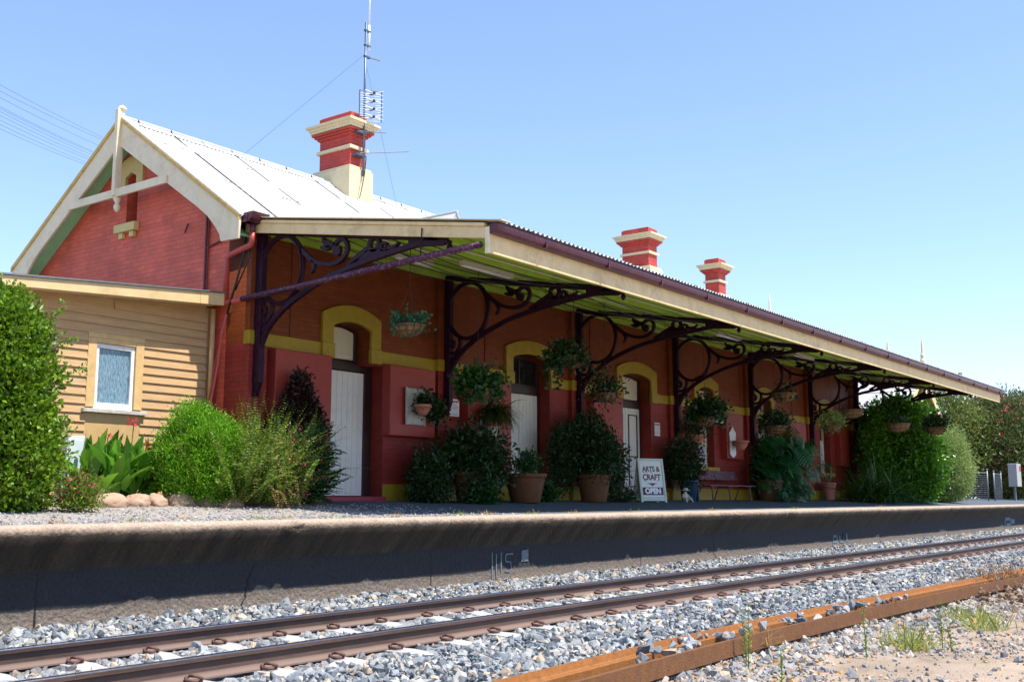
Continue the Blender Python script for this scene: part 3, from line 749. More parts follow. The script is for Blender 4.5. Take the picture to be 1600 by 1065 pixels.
for j, (y, z) in enumerate(prof):
    Vp[:, j, 0] = xs; Vp[:, j, 1] = y; Vp[:, j, 2] = z
    if 4 <= j <= 11:
        q = .009 * wob(xs * 1.2 + j * .15, xs * 0 + j * .2) + .002 * rsp.normal(size=len(xs))
        Vp[:, j, 1] += q; Vp[:, j, 2] += q * .5
    if 7 <= j <= 10:
        for cx, cw, cd in chips:
            k = np.clip(1 - np.abs(xs - cx) / cw, 0, 1) ** .4 * (1 + .5 * rsp.normal(size=len(xs)))
            k = np.where(np.abs(xs - cx) < cw, k, 0)
            Vp[:, j, 1] += cd * np.clip(k, 0, 1.5); Vp[:, j, 2] -= cd * .35 * np.clip(k, 0, 1.5) * (j > 8)
i = np.arange(len(xs) * len(prof)).reshape(len(xs), len(prof))
F = np.stack([i[:-1, :-1], i[1:, :-1], i[1:, 1:], i[:-1, 1:]], -1).reshape(-1, 4)
o = link('platform_wall', np_mesh('platform_wall', Vp.reshape(-1, 3), F), Mcoping(), None, (0, 0, 0)); tag(o, 'sooty concrete platform edge with overhanging nosing, its shadow painted in', None, kind='structure'); pwall = o
# cracks down the wall and chalk marks sprayed on it
m_crack = M('black_crack', (.012, .011, .010), .95, .2, 9)
def crack(x, lean, seed):
    r = np.random.RandomState(seed); mb = MB()
    zz = np.linspace(-.74, -1.24, 14); px = x + np.cumsum(r.normal(0, .018, 14)) + lean * (zz - zz[0])
    vs = []; 
    for k, (a, b) in enumerate(zip(px, zz)): 
        ww = .006 + .006 * r.rand(); vs += [(a - ww, 10.0535, b), (a + ww, 10.0535, b)]
    mb.add(vs, [(2 * k, 2 * k + 1, 2 * k + 3, 2 * k + 2) for k in range(13)]); return mb
for x, ln, sd_, lab in ((8.45, .25, 1, 'dark crack running down the black platform wall at its near end'), (20.35, -.3, 2, 'dark crack down the platform wall below the chipped nosing')):
    part('crack', crack(x, ln, sd_), m_crack, pwall, fix=False)['label'] = lab
m_chalk = M('pale_blue_spray_paint', (.13, .16, .185), .9, .35, 20)
mk = MB()
for x, z0, z1 in ((12.98, -1.18, -.80), (13.08, -1.18, -.82), (13.2, -1.1, -.81)): mk.prism([(x - .012, z0), (x + .014, z0), (x + .012, z1), (x - .008, z1)], 'y', 10.048, 10.053)
def flat_path(mb, pts, wd, y=10.048):
    for a, b in zip(pts[:-1], pts[1:]):
        d = np.array(b) - np.array(a); nn = np.array((-d[1], d[0])) / (np.linalg.norm(d) + 1e-6) * wd / 2
        a_, b_ = np.array(a), np.array(b); mb.prism([tuple(a_ + nn), tuple(b_ + nn), tuple(b_ - nn), tuple(a_ - nn)], 'y', y, y + .004)
flat_path(mk, [(13.5, -.84), (13.32, -.84), (13.31, -.95), (13.44, -.96), (13.46, -1.06), (13.40, -1.1), (13.3, -1.09)], .02)
mk.prism([(13.72, -.97), (13.9, -.965), (13.9, -.79), (13.73, -.80)], 'y', 10.048, 10.053)
part('painted_mark', mk, m_chalk, pwall)['label'] = 'white chalk strokes and number five with a pale block on the platform wall'
mk = MB(); flat_path(mk, [(27.0, -1.25), (27.05, -.95), (27.3, -.95), (27.32, -1.08), (27.08, -1.1)], .05); flat_path(mk, [(27.5, -.95), (27.52, -1.1), (27.75, -1.1), (27.75, -.9), (27.78, -1.12)], .06); flat_path(mk, [(28, -.9), (28.02, -1.1)], .09)
part('painted_mark', mk, m_chalk, pwall)['label'] = 'smeared pale blue letters p and u sprayed low on the platform wall'
mk = MB(); flat_path(mk, [(45.4, -1.1), (45.6, -.8), (46.4, -.8), (46.5, -1.0), (45.7, -1.02)], .12); mk.prism([(46.5, -1.0), (47.1, -1.0), (47.1, -.82), (46.6, -.8)], 'y', 10.048, 10.053)
part('painted_mark', mk, m_chalk, pwall)['label'] = 'pale blue paint patch on the platform wall farthest along'

# ================================================================== STATION BUILDING
st = thing('station_building', (XW, YW, 0), 'long red brick railway station with mustard arches, white iron roof and deep bracketed awning', 'station')
def arch(x0, x1, z0, zs, zc, n=12):
    """outline of an opening with a low segmental head: springing zs, crown zc"""
    out = [(x0, z0), (x1, z0)]
    c = (x0 + x1) / 2; h = zc - zs; hw = (x1 - x0) / 2; rad = (hw * hw + h * h) / (2 * h); cz = zc - rad; a = math.asin(hw / rad)
    for i in range(n + 1):
        t = a - 2 * a * i / n; out.append((c + rad * math.sin(t), cz + rad * math.cos(t)))
    return out
DOORS = [  # lower opening x0,x1, neck x0,x1, trim outer x0,x1
    dict(lo=(13.82, 15.40), nk=(13.98, 14.99), tr=(13.70, 15.25)),
    dict(lo=(19.57, 21.12), nk=(19.60, 21.10), tr=(19.33, 21.40)),
    dict(lo=(24.39, 25.98), nk=(24.41, 25.96), tr=(24.16, 26.26)),
]
WINS = [dict(nk=(28.80, 29.81), tr=(28.50, 30.08)), dict(nk=(33.07, 34.07), tr=(32.77, 34.38)), dict(nk=(38.45, 39.45), tr=(38.14, 39.78))]
polys = [[(XW, -.3), (XE, -.3), (XE, 4.86), (XW, 4.86)]]
for d in DOORS:
    a = arch(*d['nk'], 2.60, 3.20, 3.32)
    polys.append([(d['lo'][0], -.02), (d['lo'][1], -.02), (d['lo'][1], 2.56), (d['nk'][1], 2.56)] + a[2:] + [(d['nk'][0], 2.56), (d['lo'][0], 2.56)])
for d in WINS: polys.append(arch(*d['nk'], .92, 3.18, 3.30))
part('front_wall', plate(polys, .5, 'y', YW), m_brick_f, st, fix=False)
# gable wall with a slot window
gp = [[(YW, -.3), (21.57, -.3), (21.57, roofz(21.57) - .10), (RY, RZ - .10), (YW, roofz(YW) - .10)],
      [(17.96, 5.26), (18.31, 5.26)] + [(18.31, 6.2), (18.135, 6.29), (17.96, 6.2)]]
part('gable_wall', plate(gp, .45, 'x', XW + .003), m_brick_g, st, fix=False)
mb = MB(); mb.box(XW + .46, XE - .003, 21.12, 21.57, -.3, 4.86)
part('rear_wall', mb, m_brick_f, st)
gp = [[(YW + .505, -.3), (21.11, -.3), (21.11, roofz(21.57) - .10), (RY, RZ - .10), (YW + .505, roofz(YW + .5) - .10)]]
part('end_wall', plate(gp, .45, 'x', XE - .46), m_brick_g, st, fix=False)
mb = MB(); mb.box(XW + .47, XW + .5, 17.8, 18.5, 5.2, 6.4); part('gable_window', mb, m_brown, st)
# gable slot trim
mb = part('window_trim', plate([[(18.55, 5.95), (18.31, 5.95), (18.31, 6.2), (18.135, 6.29), (17.96, 6.2), (17.96, 5.95), (17.76, 5.95), (17.76, 6.42), (17.9, 6.56), (18.15, 6.62), (18.4, 6.56), (18.55, 6.42)]], .06, 'x', XW - .055), m_yellow_g, st, fix=False, bevel=.008)
mb = MB(); mb.box(XW - .12, XW + .0, 17.86, 18.53, 5.10, 5.265); mb.box(XW - .075, XW, 17.95, 18.08, 4.99, 5.098); mb.box(XW - .075, XW, 18.30, 18.43, 4.99, 5.098)
part('window_sill', mb, m_yellow_g, st, bevel=.008)

# string course, plinth, pilasters
spans = []; cuts = sorted([d['tr'] for d in DOORS] + [d['tr'] for d in WINS]); x = XW
PIL = [(b - .22, b + .22) for b in BX[1:-1]] + [(XW, 12.36), (41.7, XE)]
mb = MB(); mp_ = MB()
allc = sorted(cuts + [tuple(p) for p in PIL])
x = XW
for a, b in allc:
    if a > x + .02: mb.box(x, a - .002, YW - .03, YW + .01, 2.615, 2.85)
    x = max(x, b + .002)
for a, b in PIL: mb.box(a - .02, b + .02, YW - .135, YW + .01, 2.612, 2.853)
parts('string_course', mb, m_yellow, st, bevel=.01)
mb = MB()
for a, b in PIL:
    mb = MB(); mb.box(a, b, YW - .11, YW + .012, .0, 4.7); part('pilaster', mb, m_brick_f, st, bevel=.01)
mb = MB(); x = XW
for a, b in sorted([d['lo'] for d in DOORS]):
    mb.box(x, a - .003, YW - .045, YW + .01, -.3, .27); x = b + .003
mb.box(x, XE, YW - .045, YW + .01, -.3, .27)
for a, b in PIL: mb.box(a - .03, b + .03, YW - .145, YW - .046, -.3, .275)
parts('plinth', mb, m_yellow, st, bevel=.012)
# arch trims with impost blocks
for d in DOORS + WINS:
    o0, o1 = d['tr']; i0, i1 = d['nk']
    a = arch(i0, i1, 2.86, 3.20 if d in DOORS else 3.18, 3.318 if d in DOORS else 3.298)
    b = arch(o0, o1, 2.86, 3.42, 3.63)
    t = part('arch_trim', plate([[(o0, 2.86), (i0, 2.86)] + a[2:][::-1] + [(i1, 2.86), (o1, 2.86)] + b[2:]], .07, 'y', YW - .058), m_yellow, st, fix=False, bevel=.012)
    for xa, xb in ((o0 - .015, i0 + .02), (i1 - .02, o1 + .015)):
        mb = MB(); mb.box(xa, xb, YW - .085, YW + .005, 2.58, 2.855); c = (xa + xb) / 2
        ib = part('impost_block', mb, m_yellow, t, bevel=.008, fix=True) if False else link('impost_block', mb.mesh('impost_block', base_of(t)), m_yellow, t, bevel=.008)
        ro = MB(); ro.add([(c + .045 * math.cos(k * .524), YW - .094, 2.715 + .045 * math.sin(k * .524)) for k in range(12)] + [(c + .055 * math.cos(k * .524), YW - .084, 2.715 + .055 * math.sin(k * .524)) for k in range(12)],
            [tuple(range(12))] + [(k, (k + 1) % 12, 12 + (k + 1) % 12, 12 + k) for k in range(12)])
        o_ = link('rosette', ro.mesh('rosette', base_of(t)), m_yellow, t); 

def boards(x0, x1, z0, z1, y, n, th=.03, gap=.007):
    mb = MB(); w_ = (x1 - x0) / n
    for i in range(n): mb.box(x0 + i * w_ + gap / 2, x0 + (i + 1) * w_ - gap / 2, y, y + th, z0, z1)
    mb.box(x0, x1, y + th - .004, y + th + .01, z0, z1)
    return mb
YD = 14.97
for k, d in enumerate(DOORS):
    l0, l1 = d['lo']; n0, n1 = d['nk']
    fr = MB()
    if k == 0:
        fr.box(l0, l0 + .05, YD - .03, YD + .1, -.02, 2.56); fr.box(15.19, l1, YD - .03, YD + .1, -.02, 2.56); fr.box(l0 + .05, 15.19, YD - .03, YD + .1, 2.44, 2.60)
        lx = [(l0 + .055, 14.16), (14.18, 15.185)]
    else:
        fr.box(l0, l0 + .04, YD - .03, YD + .1, -.02, 2.56); fr.box(l1 - .04, l1, YD - .03, YD + .1, -.02, 2.56); fr.box(l0 + .04, l1 - .04, YD - .03, YD + .1, 2.43, 2.62)
        lx = [(l0 + .045, (l0 + l1) / 2 - .004), ((l0 + l1) / 2 + .004, l1 - .045)]
    fr.box(n0 + .002, n0 + .06, YD - .02, YD + .1, 2.62, 3.22); fr.box(n1 - .09, n1 - .002, YD - .02, YD + .1, 2.62, 3.22)
    fr.prism(arch(n0, n1, 3.1, 3.20, 3.319)[2:] + [(n0 + .06, 3.15), (n1 - .06, 3.15)][0:0], 'y', YD - .02, YD + .1) if False else None
    dp = part('door', boards(*lx[1], .05, 2.42, YD, 7 if k == 0 else 5), m_white, st)
    f = part('door_frame', fr, m_brown, dp, bevel=.006)
    part('door_leaf', boards(*lx[0], .05, 2.42, YD + .004, 2 if k == 0 else 5), m_white, dp)
    if k == 2:      # framed cream door with maroon moulding
        mb = MB()
        for a, b in lx:
            for q in ((a + .14, a + .17, .3, 2.25), (b - .17, b - .14, .3, 2.25)): mb.box(q[0], q[1], YD - .022, YD - .001, q[2], q[3])
            for zz in (.3, 1.1, 2.22): mb.box(a + .171, b - .171, YD - .022, YD - .001, zz, zz + .03)
        part('door_moulding', mb, m_brown, dp)
    mb = MB(); mb.tube([(lx[1][0] + .06, YD - .05, 1.02), (lx[1][0] + .22, YD - .05, 1.02)], .014, 8); mb.box(lx[1][0] + .03, lx[1][0] + .24, YD - .03, YD, .98, 1.06)
    part('door_latch', mb, m_steel_dark, dp)
    mb = MB(); mb.prism(arch(n0 + .06, n1 - .09, 2.66, 3.18, 3.26), 'y', YD + .02, YD + .05)
    tl = part('transom', mb, m_offw if k != 1 else m_glass_dark, dp)
    if k != 1:
        mb = MB(); mb.box(n0 + .10, n1 - .14, YD + .008, YD + .019, 2.70, 2.72); mb.box(n1 - .15, n1 - .13, YD + .008, YD + .019, 2.721, 3.2)
        part('transom_moulding', mb, m_cream, tl)
    else:
        mb = MB(); mb.box(n0 + .06, n1 - .09, YD - .01, YD + .015, 2.625, 2.655); mb.box((n0 + n1) / 2 - .02, (n0 + n1) / 2 + .02, YD - .01, YD + .015, 2.66, 3.22)
        part('transom_bar', mb, m_brown, tl)
    mb = MB(); mb.box(n0, n1, YD + .06, YD + .09, 2.3, 3.4); part('transom_backing', mb, m_brown, dp)
    mb = MB(); mb.box(l0 + .002, l1 - .002, YW - .13 if k == 0 else YW - .05, YD + .1, -.10, .035)
    part('doorstep', mb, m_step if k == 0 else m_yellow, st, bevel=.012)
for k, d in enumerate(WINS):
    n0, n1 = d['nk']
    mb = MB(); mb.box(n0, n1, 14.93, 14.95, .92, 3.3); wdw = part('window', mb, m_glass_dark, st)
    mb = MB()
    for a, b, c, e in ((n0, n0 + .07, .93, 3.2), (n1 - .07, n1, .93, 3.2)): mb.box(a, b, 14.87, 14.93, c, e)
    mb.box(n0 + .07, n1 - .07, 14.87, 14.929, .93, 1.0); mb.box(n0 + .07, n1 - .07, 14.87, 14.929, 2.05, 2.12); mb.box(n0 + .07, n1 - .07, 14.875, 14.929, 2.75, 2.83)
    part('window_frame', mb, m_offw, wdw, bevel=.005)
    mb = MB(); 
    mb.box(n0 + .08, n1 - .08, 14.88, 14.925, 2.84, 3.22); part('blind_panel', mb, m_offw, wdw) if k == 0 else None
    mb = MB()   # diamond security mesh
    X0, X1, Z0, Z1 = n0 + .10, n1 - .12, 1.02, 2.03
    for s_ in (-1, 1):
        c = -3
        while c < 4:
            pts = []
            for t in np.linspace(0, 1, 2):
                pass
            # line z = Z0 + s*(x-X0)*1.6 + c
            xa, xb = X0, X1; za, zb = Z0 + c, Z0 + c + s_ * (X1 - X0) * 1.7
            def clip(xa, za, xb, zb):
                t0, t1 = 0., 1.; dz = zb - za
                for lo in (0, 1):
                    lim = Z0 if lo == 0 else Z1
                    if abs(dz) < 1e-6: continue
                    t = (lim - za) / dz
                    if (dz > 0) == (lo == 0): t0 = max(t0, t)
                    else: t1 = min(t1, t)
                return (xa + (xb - xa) * t0, za + dz * t0, xa + (xb - xa) * t1, za + dz * t1) if t0 < t1 else None
            q = clip(xa, za, xb, zb)
            if q: mb.tube([(q[0], 14.86, q[1]), (q[2], 14.86, q[3])], .008, 4)
            c += .13
    for a, b, c_, e in ((X0, X0 + .035, Z0, Z1), (X1 - .035, X1, Z0, Z1)): mb.box(a, b, 14.845, 14.869, c_, e)
    mb.box(X0 + .036, X1 - .036, 14.845, 14.868, Z0, Z0 + .035); mb.box(X0 + .036, X1 - .036, 14.845, 14.868, Z1 - .035, Z1)
    part('security_mesh', mb, m_whitemetal, wdw)
    mb = MB(); mb.box(n0 - .12, n1 + .12, YW - .12, 14.86, .78, .915); part('window_sill', mb, m_yellow, wdw, bevel=.012)
# boarded panels standing proud of the dado
for a, b, z0 in ((12.46, 13.80, .28), (15.36, 16.70, 1.21), (17.78, 19.30, .9), (22.75, 24.14, 1.2), (26.5, 26.52, 2.0), (30.25, 31.4, 1.19), (35.2, 36.6, 1.19), (39.95, 40.9, 1.19)):
    if b - a < .1: continue
    mb = MB(); mb.box(a, b, YW - .22, YW + .004, z0, 2.585); part('boarded_panel', mb, m_red, st, bevel=.012)
mb = MB()
for xx in (12.95, 18.6, 22.9, 31.7, 35.9, 40.6):
    z = 4.6
    mb.tube([(xx, YW - .012, 4.65), (xx + .003, YW - .012, 2.86)], .012, 6)
parts('wall_conduit', mb, m_dkred, st)

# main roof, corrugated
def corrug(x0, x1, ya, za, yb, zb, pitch=.1, amp=.014, th=.004):
    n = int((x1 - x0) / pitch * 6); X = np.linspace(x0, x1, n); h = amp * np.sin(X / pitch * 2 * math.pi)
    T = np.array([yb - ya, zb - za]); T = T / np.linalg.norm(T); N = np.array([-T[1], T[0]]); N = N if N[1] > 0 else -N
    rows = [np.stack([X, np.full(n, y) + N[0] * h, np.full(n, z) + N[1] * h], 1) for y, z in ((ya, za), (yb, zb))]
    V = np.concatenate(rows); i = np.arange(n - 1); F = np.stack([i, i + 1, i + 1 + n, i + n], 1)
    return V, F
RX0, RX1 = XW - .37, XE + .5
V1, F1 = corrug(RX0, RX1, 14.40, roofz(14.40), RY, RZ); V2, F2 = corrug(RX0, RX1, RY, RZ, 21.85, roofz(21.85))
me = np_mesh('roof', np.concatenate([V1, V2]), np.concatenate([F1, F2 + len(V1)]))
roof = part('roof', me, m_roof, st, fix=False)
mb = MB(); mb.tube([(RX0 + .02, RY, RZ + .015), (RX1, RY, RZ + .015)], .05, 8)
mb.prism([(RY - .2, RZ - .118), (RY, RZ + .025), (RY + .2, RZ - .118), (RY, RZ + .012)], 'x', RX0 + .02, RX1)
part('ridge_capping', mb, m_roof, roof)
# barge capping strip on the verge, weathered
mb = MB()
for sgn in (-1, 1):
    e = 14.40 if sgn < 0 else 21.8
    mb.prism([(e, roofz(e) + .018), (RY, RZ + .018), (RY, RZ + .045), (e, roofz(e) + .045)], 'x', RX0 - .02, RX0 + .17)
part('verge_capping', mb, M('lichen_spotted_white_metal', (.7, .68, .62), .6, .12, 9, .2, 50, dirt=(.38, .27, .17), dscale=14, damt=.75), roof)
# soffit boards and barge boards
XBg = XW - .37
mb = MB()
for sgn in (-1, 1):
    e = 14.55 if sgn < 0 else 21.66
    mb.prism([(e, roofz(e) - .40), (RY, RZ - .40), (RY, RZ - .36), (e, roofz(e) - .36)], 'x', XBg + .05, XW - .001)
part('soffit', mb, m_soffit, roof)
def barge(mir):
    D = .42
    top = [(14.43, 4.775), (RY - .0, RZ - .015)]
    inner = [(RY, RZ - .015 - D - .12), (15.6, roofz(15.6) - D - .05), (15.3, 4.90), (15.08, 4.68), (14.95, 4.52), (14.905, 4.385), (14.44, 4.375)]
    p = top + inner
    if mir: p = [(2 * RY - y, z) for y, z in p]
    return plate([p], .045, 'x', XBg)
bg_ = part('barge_board', barge(False), m_cream, roof, fix=False, bevel=.006)
part('barge_board', barge(True), m_cream, roof, fix=False, bevel=.006)
for sgn in (-1, 1):
    e = 14.42 if sgn < 0 else 21.78
    mb = MB(); mb.prism([(e, roofz(e) - .065), (RY, RZ - .065), (RY, RZ + .012), (e, roofz(e) + .012)], 'x', XBg - .03, XBg - .001)
    part('verge_moulding', mb, M('ochre_verge_paint', (.60, .40, .10), .55, .12, 5, .1, dirt=(.2, .12, .05), dscale=6, damt=.6), roof)
mb = MB(); mb.box(XBg - .09, XBg + .06, RY - .05, RY + .05, 5.72, 7.46)
f = part('finial', mb, m_cream, roof, bevel=.012)
for k_ in (0, 1):
  mb = MB()
  if k_ == 0: mb.lathe([(.0, -.30), (.03, -.29), (.06, -.24), (.065, -.18), (.035, -.13), (.05, -.10), (.075, -.06), (.08, 0.0)], (XBg + .025, RY, 5.72), 14)
  else: mb.lathe([(.09, 0), (.09, .02), (.07, .045), (.055, .07), (.0, .10)], (XBg + .025, RY, 7.46), 14)
  part('turned_end', mb, m_cream, f, smooth=True)
mb = MB(); mb.box(XBg - .05, XBg - .003, 16.50, 19.70, 5.70, 5.86)
part('tie_beam', mb, m_cream, roof, bevel=.008)
mb = MB(); mb.lathe([(.09, 0), (.085, .25), (.05, .3), (.07, .36), (.045, .42), (.04, .8), (.012, 1.25), (0, 1.3)], (RX1 - .1, RY, 7.3), 12)
part('finial', mb, m_cream, roof, smooth=True)
# eave boards / boxed gutter between main roof and awning
mb = MB(); mb.box(RX0 + .06, RX1, 14.30, 14.42, 4.66, 4.80)
part('eave_gutter', mb, m_maroon, st)
mb = MB(); mb.prism([(14.16, 4.83), (14.55, 4.83), (14.5, 4.72), (14.44, 4.66), (14.28, 4.66), (14.2, 4.72)], 'x', XW - .30, XW + .08)
rh = part('rain_head', mb, m_maroon, st, bevel=.01)
mb = MB(); mb.tube([(XW - .13, 14.36, 4.68), (XW - .13, 14.36, 4.47)], .05, 12); part('outlet', mb, m_maroon, rh, smooth=True)
mb = MB(); mb.tube([(XW - .13, 14.36, 4.50), (XW - .13, 14.36, 4.36), (XW - .10, 14.42, 4.31), (XW - .09, 14.98, 4.21), (XW - .09, 15.06, 4.15), (XW - .09, 15.06, 3.33)], .052, 12)
dpi = part('downpipe', mb, m_pipe_red, st, smooth=True)
mb = MB(); mb.tube([(XW - .09, 9.40, 3.60), (XW - .09, 12, 3.49), (XW - .09, 14.62, 3.38)], .05, 12)
part('awning_drain_pipe', mb, m_pipe_pur, st, smooth=True)
mb = MB(); mb.tube([(XW - .09, 14.62, 3.38), (XW - .09, 15.42, 3.345)], .052, 12); part('downpipe', mb, m_pipe_red, st, smooth=True)
mb = MB(); mb.tube([(XW - .09, 10.55, 3.55), (XW - .06, 10.55, 4.02)], .012, 6); part('pipe_hanger', mb, m_iron, st)
mb = MB(); mb.tube([(XW - .03, 15.75, 5.32), (XW - .03, 15.75, 3.5)], .022, 8); mb.tube([(XW - .03, 15.69, 5.1), (XW - .03, 15.69, 3.5)], .014, 6)
mb.tube([(XW - .03, 15.75, 4.45), (XW - .03, 15.3, 4.52)], .018, 6); mb.tube([(XW - .04, 16.28, 4.98), (XW - .09, 16.3, 4.80)], .018, 6)
parts('wall_conduit', mb, m_dkred, st)
mb = MB(); mb.tube([(XW - .05, 14.62, 4.55), (XW - .1, 14.6, 4.2), (XW - .12, 14.75, 3.7), (XW - .14, 14.95, 3.15)], .022, 6); mb.tube([(XW - .02, 14.55, 4.5), (XW - .06, 14.5, 4.1), (XW - .1, 14.8, 3.55)], .015, 6)
parts('cable', mb, m_dark, st, smooth=True)
mb = MB(); mb.tube([(XW - .14, 14.95, 3.20), (XW - .16, 15.05, 2.8), (XW - .17, 15.1, 2.3), (XW - .2, 15.2, 1.7), (XW - .25, 15.25, 1.2), (XW - .25, 15.25, 0)], .024, 8); mb.tube([(XW - .1, 15.2, 2.6), (XW - .14, 15.3, 1.9), (XW - .18, 15.4, 1.2)], .015, 6)
parts('cable_conduit', mb, m_pipe_red, st, smooth=True)

# chimneys
def chimney(x0, x1, y0, y1, zb, ztop, sc_=1.0):
    h = ztop - 7.62
    mb = MB(); mb.box(x0, x1, y0, y1, zb + .02, ztop - .42)
    s0 = ztop - .42
    ch = part('chimney', mb, m_brick_c, roof)
    mb = MB()     # corbel courses under the cornice, then the neck above it
    for k, e in enumerate((.05, .10, .15)): mb.box(x0 - e, x1 + e, y0 - e, y1 + e, s0 - .16 + k * .05, s0 - .11 + k * .05 - .002)
    mb.box(x0 - .02, x1 + .02, y0 - .02, y1 + .02, s0 + .20, ztop - .03); mb.box(x0 + .02, x1 - .02, y0 + .02, y1 - .02, ztop - .03, ztop)
    part('chimney_top', mb, m_brick_c, ch, bevel=.01)
    mb = MB()
    mb.prism([(x0 - .16, s0), (x1 + .16, s0), (x1 + .16, s0 + .001), (x0 - .16, s0 + .001)], 'y', y0 - .16, y1 + .16)
    for k, e in enumerate((.17, .20, .25)): mb.box(x0 - e, x1 + e, y0 - e, y1 + e, s0 + .002 + k * .06, s0 + .06 + k * .06)
    mb.box(x0 - .06, x1 + .06, y0 - .06, y1 + .06, s0 - .50, s0 - .42)
    part('cornice', mb, m_stucco, ch, bevel=.012)
    mb = MB(); e = .14
    mb.box(x0 - e, x1 + e, y0 - e, y1 + e, 6.2, zb - .05); mb.box(x0 - e + .03, x1 + e - .03, y0 - e + .03, y1 + e - .03, zb - .049, zb + .02)
    part('chimney_base', mb, m_stucco, ch, bevel=.012)
chimney(17.26, 17.76, 17.6, 18.62, 7.66, 9.03)
chimney(31.30, 31.88, 17.6, 18.62, 7.72, 9.10)
chimney(36.62, 37.20, 17.6, 18.16, 7.58, 8.98)
# roof vents: small gablets on the track slope
for xv in (19.85, 28.25, 35.35):
    z = 6.95; y0 = 16.5; yr = RY - (RZ - z) / RS; mb = MB(); hw = .42
    for sgn in (-1, 1):
        mb.add([(xv, y0, z), (xv, yr, z), (xv + sgn * hw, yr - .42 / RS * .9, z - .42), (xv + sgn * hw, y0, z - .42),
                (xv, y0, z - .03), (xv, yr, z - .03), (xv + sgn * hw, yr - .42 / RS * .9, z - .45), (xv + sgn * hw, y0, z - .45)],
               [(0, 1, 2, 3), (4, 7, 6, 5), (0, 3, 7, 4), (2, 1, 5, 6), (3, 2, 6, 7), (1, 0, 4, 5)])
    mb.tube([(xv, y0 - .03, z + .01), (xv, yr, z + .01)], .035, 8)
    v = part('roof_vent', mb, m_roof, roof)
    mb = MB(); mb.prism([(xv - hw + .05, z - .44), (xv + hw - .05, z - .44), (xv, z - .05)], 'y', y0 + .05, y0 + .08); part('vent_louvre', mb, m_whitemetal, v)

# ------------------------------------------------------------------ awning
AX0, AX1 = XW - .02, 42.55
V1, F1 = corrug(AX0, AX1, 9.11, awnz(9.11) + .026, 14.75, awnz(14.75) + .026, pitch=.12, amp=.02)
aw = part('awning_roof', np_mesh('awning_roof', V1, F1), m_roof, st, fix=False)
V1, F1 = corrug(AX0 + .03, AX1 - .03, 9.36, awnz(9.36) - .03, 14.66, awnz(14.66) - .03, pitch=.1, amp=.012)
part('awning_lining', np_mesh('awning_lining', V1, F1), m_green, aw, fix=False)
mb = MB()
for y in (9.75, 10.75, 11.7, 12.65, 13.9):
    z = awnz(y) - .045; mb.box(AX0 + .06, AX1 - .06, y - .035, y + .035, z - .13, z)
mb.box(AX0 + .06, AX1 - .06, 14.50, 14.62, awnz(14.5) - .22, awnz(14.5) - .04)
parts('purlin', mb, m_green, aw, bevel=.006)
mb = MB()
for y in (11.25, 12.3): mb.tube([(AX0 + .1, y, awnz(y) - .14), (AX1 - .1, y, awnz(y) - .14)], .016, 6)
parts('ceiling_conduit', mb, m_offw, aw)
mb = MB()
for k in range(6):       # loose cables sagging between the brackets
    y = 11.0 + .42 * k
    pts = []
    for i in range(len(BX) - 1):
        for t in np.linspace(0, 1, 9)[:-1]:
            pts.append((BX[i] + (BX[i + 1] - BX[i]) * t, y + .05 * math.sin(i * 3 + k), awnz(y) - .22 - (.10 + .08 * ((k * 7 + i) % 3)) * 4 * t * (1 - t)))
    mb.tube(pts, .009, 5)
parts('ceiling_cable', mb, m_dark, aw)
mb = MB(); mb.box(AX0 + .004, AX1, 9.30, 9.345, 3.48, 3.80)
fa = part('front_fascia', mb, m_creamw, aw, bevel=.006)
mb = MB(); mb.box(AX0 - .025, AX0 + .002, 9.285, 9.36, 3.47, 3.86); part('fascia_end_block', mb, m_cream, fa, bevel=.006)
# quad gutter along the front edge with joints
mb = MB(); g = [(9.295, 3.765), (9.22, 3.765), (9.165, 3.80), (9.14, 3.86), (9.14, 3.905), (9.155, 3.905), (9.16, 3.865), (9.18, 3.815), (9.225, 3.782), (9.295, 3.78)]
mb.prism([(9.295, 3.757), (9.20, 3.757), (9.155, 3.80), (9.14, 3.85), (9.14, 3.90), (9.295, 3.90)], 'x', AX0, AX1)
gu = part('front_gutter', mb, m_maroon, aw, bevel=.006)
mb = MB()
for xx in np.arange(AX0 + 1.2, AX1, 1.8): mb.box(xx, xx + .03, 9.134, 9.2, 3.754, 3.903)
parts('gutter_joint', mb, m_maroon, gu)
def end_boards(x0, x1, name):
    mb = MB(); ya, yb = 9.362, 14.66
    mb.prism([(ya, awnz(ya) - .245), (yb, awnz(yb) - .245), (yb, awnz(yb) - .075), (ya, awnz(ya) - .075)], 'x', x0, x1)
    mb.prism([(ya, awnz(ya) - .073), (yb, awnz(yb) - .073), (yb, awnz(yb) - .018), (ya, awnz(ya) - .018)], 'x', x0 - .025 if x0 < 20 else x0, x1 if x0 < 20 else x1 + .025)
    o = part(name, mb, m_creamw, aw, bevel=.005)
    mb = MB(); mb.prism([(9.02, awnz(9.02) + .016), (14.72, awnz(14.72) + .016), (14.72, awnz(14.72) + .028), (9.02, awnz(9.02) + .028)], 'x', x0 - .06, x1 + .12)
    part('edge_flashing', mb, m_cream, o)
end_boards(AX0 - .02, AX0 + .02, 'end_fascia'); end_boards(AX1 - .02, AX1 + .02, 'end_fascia')

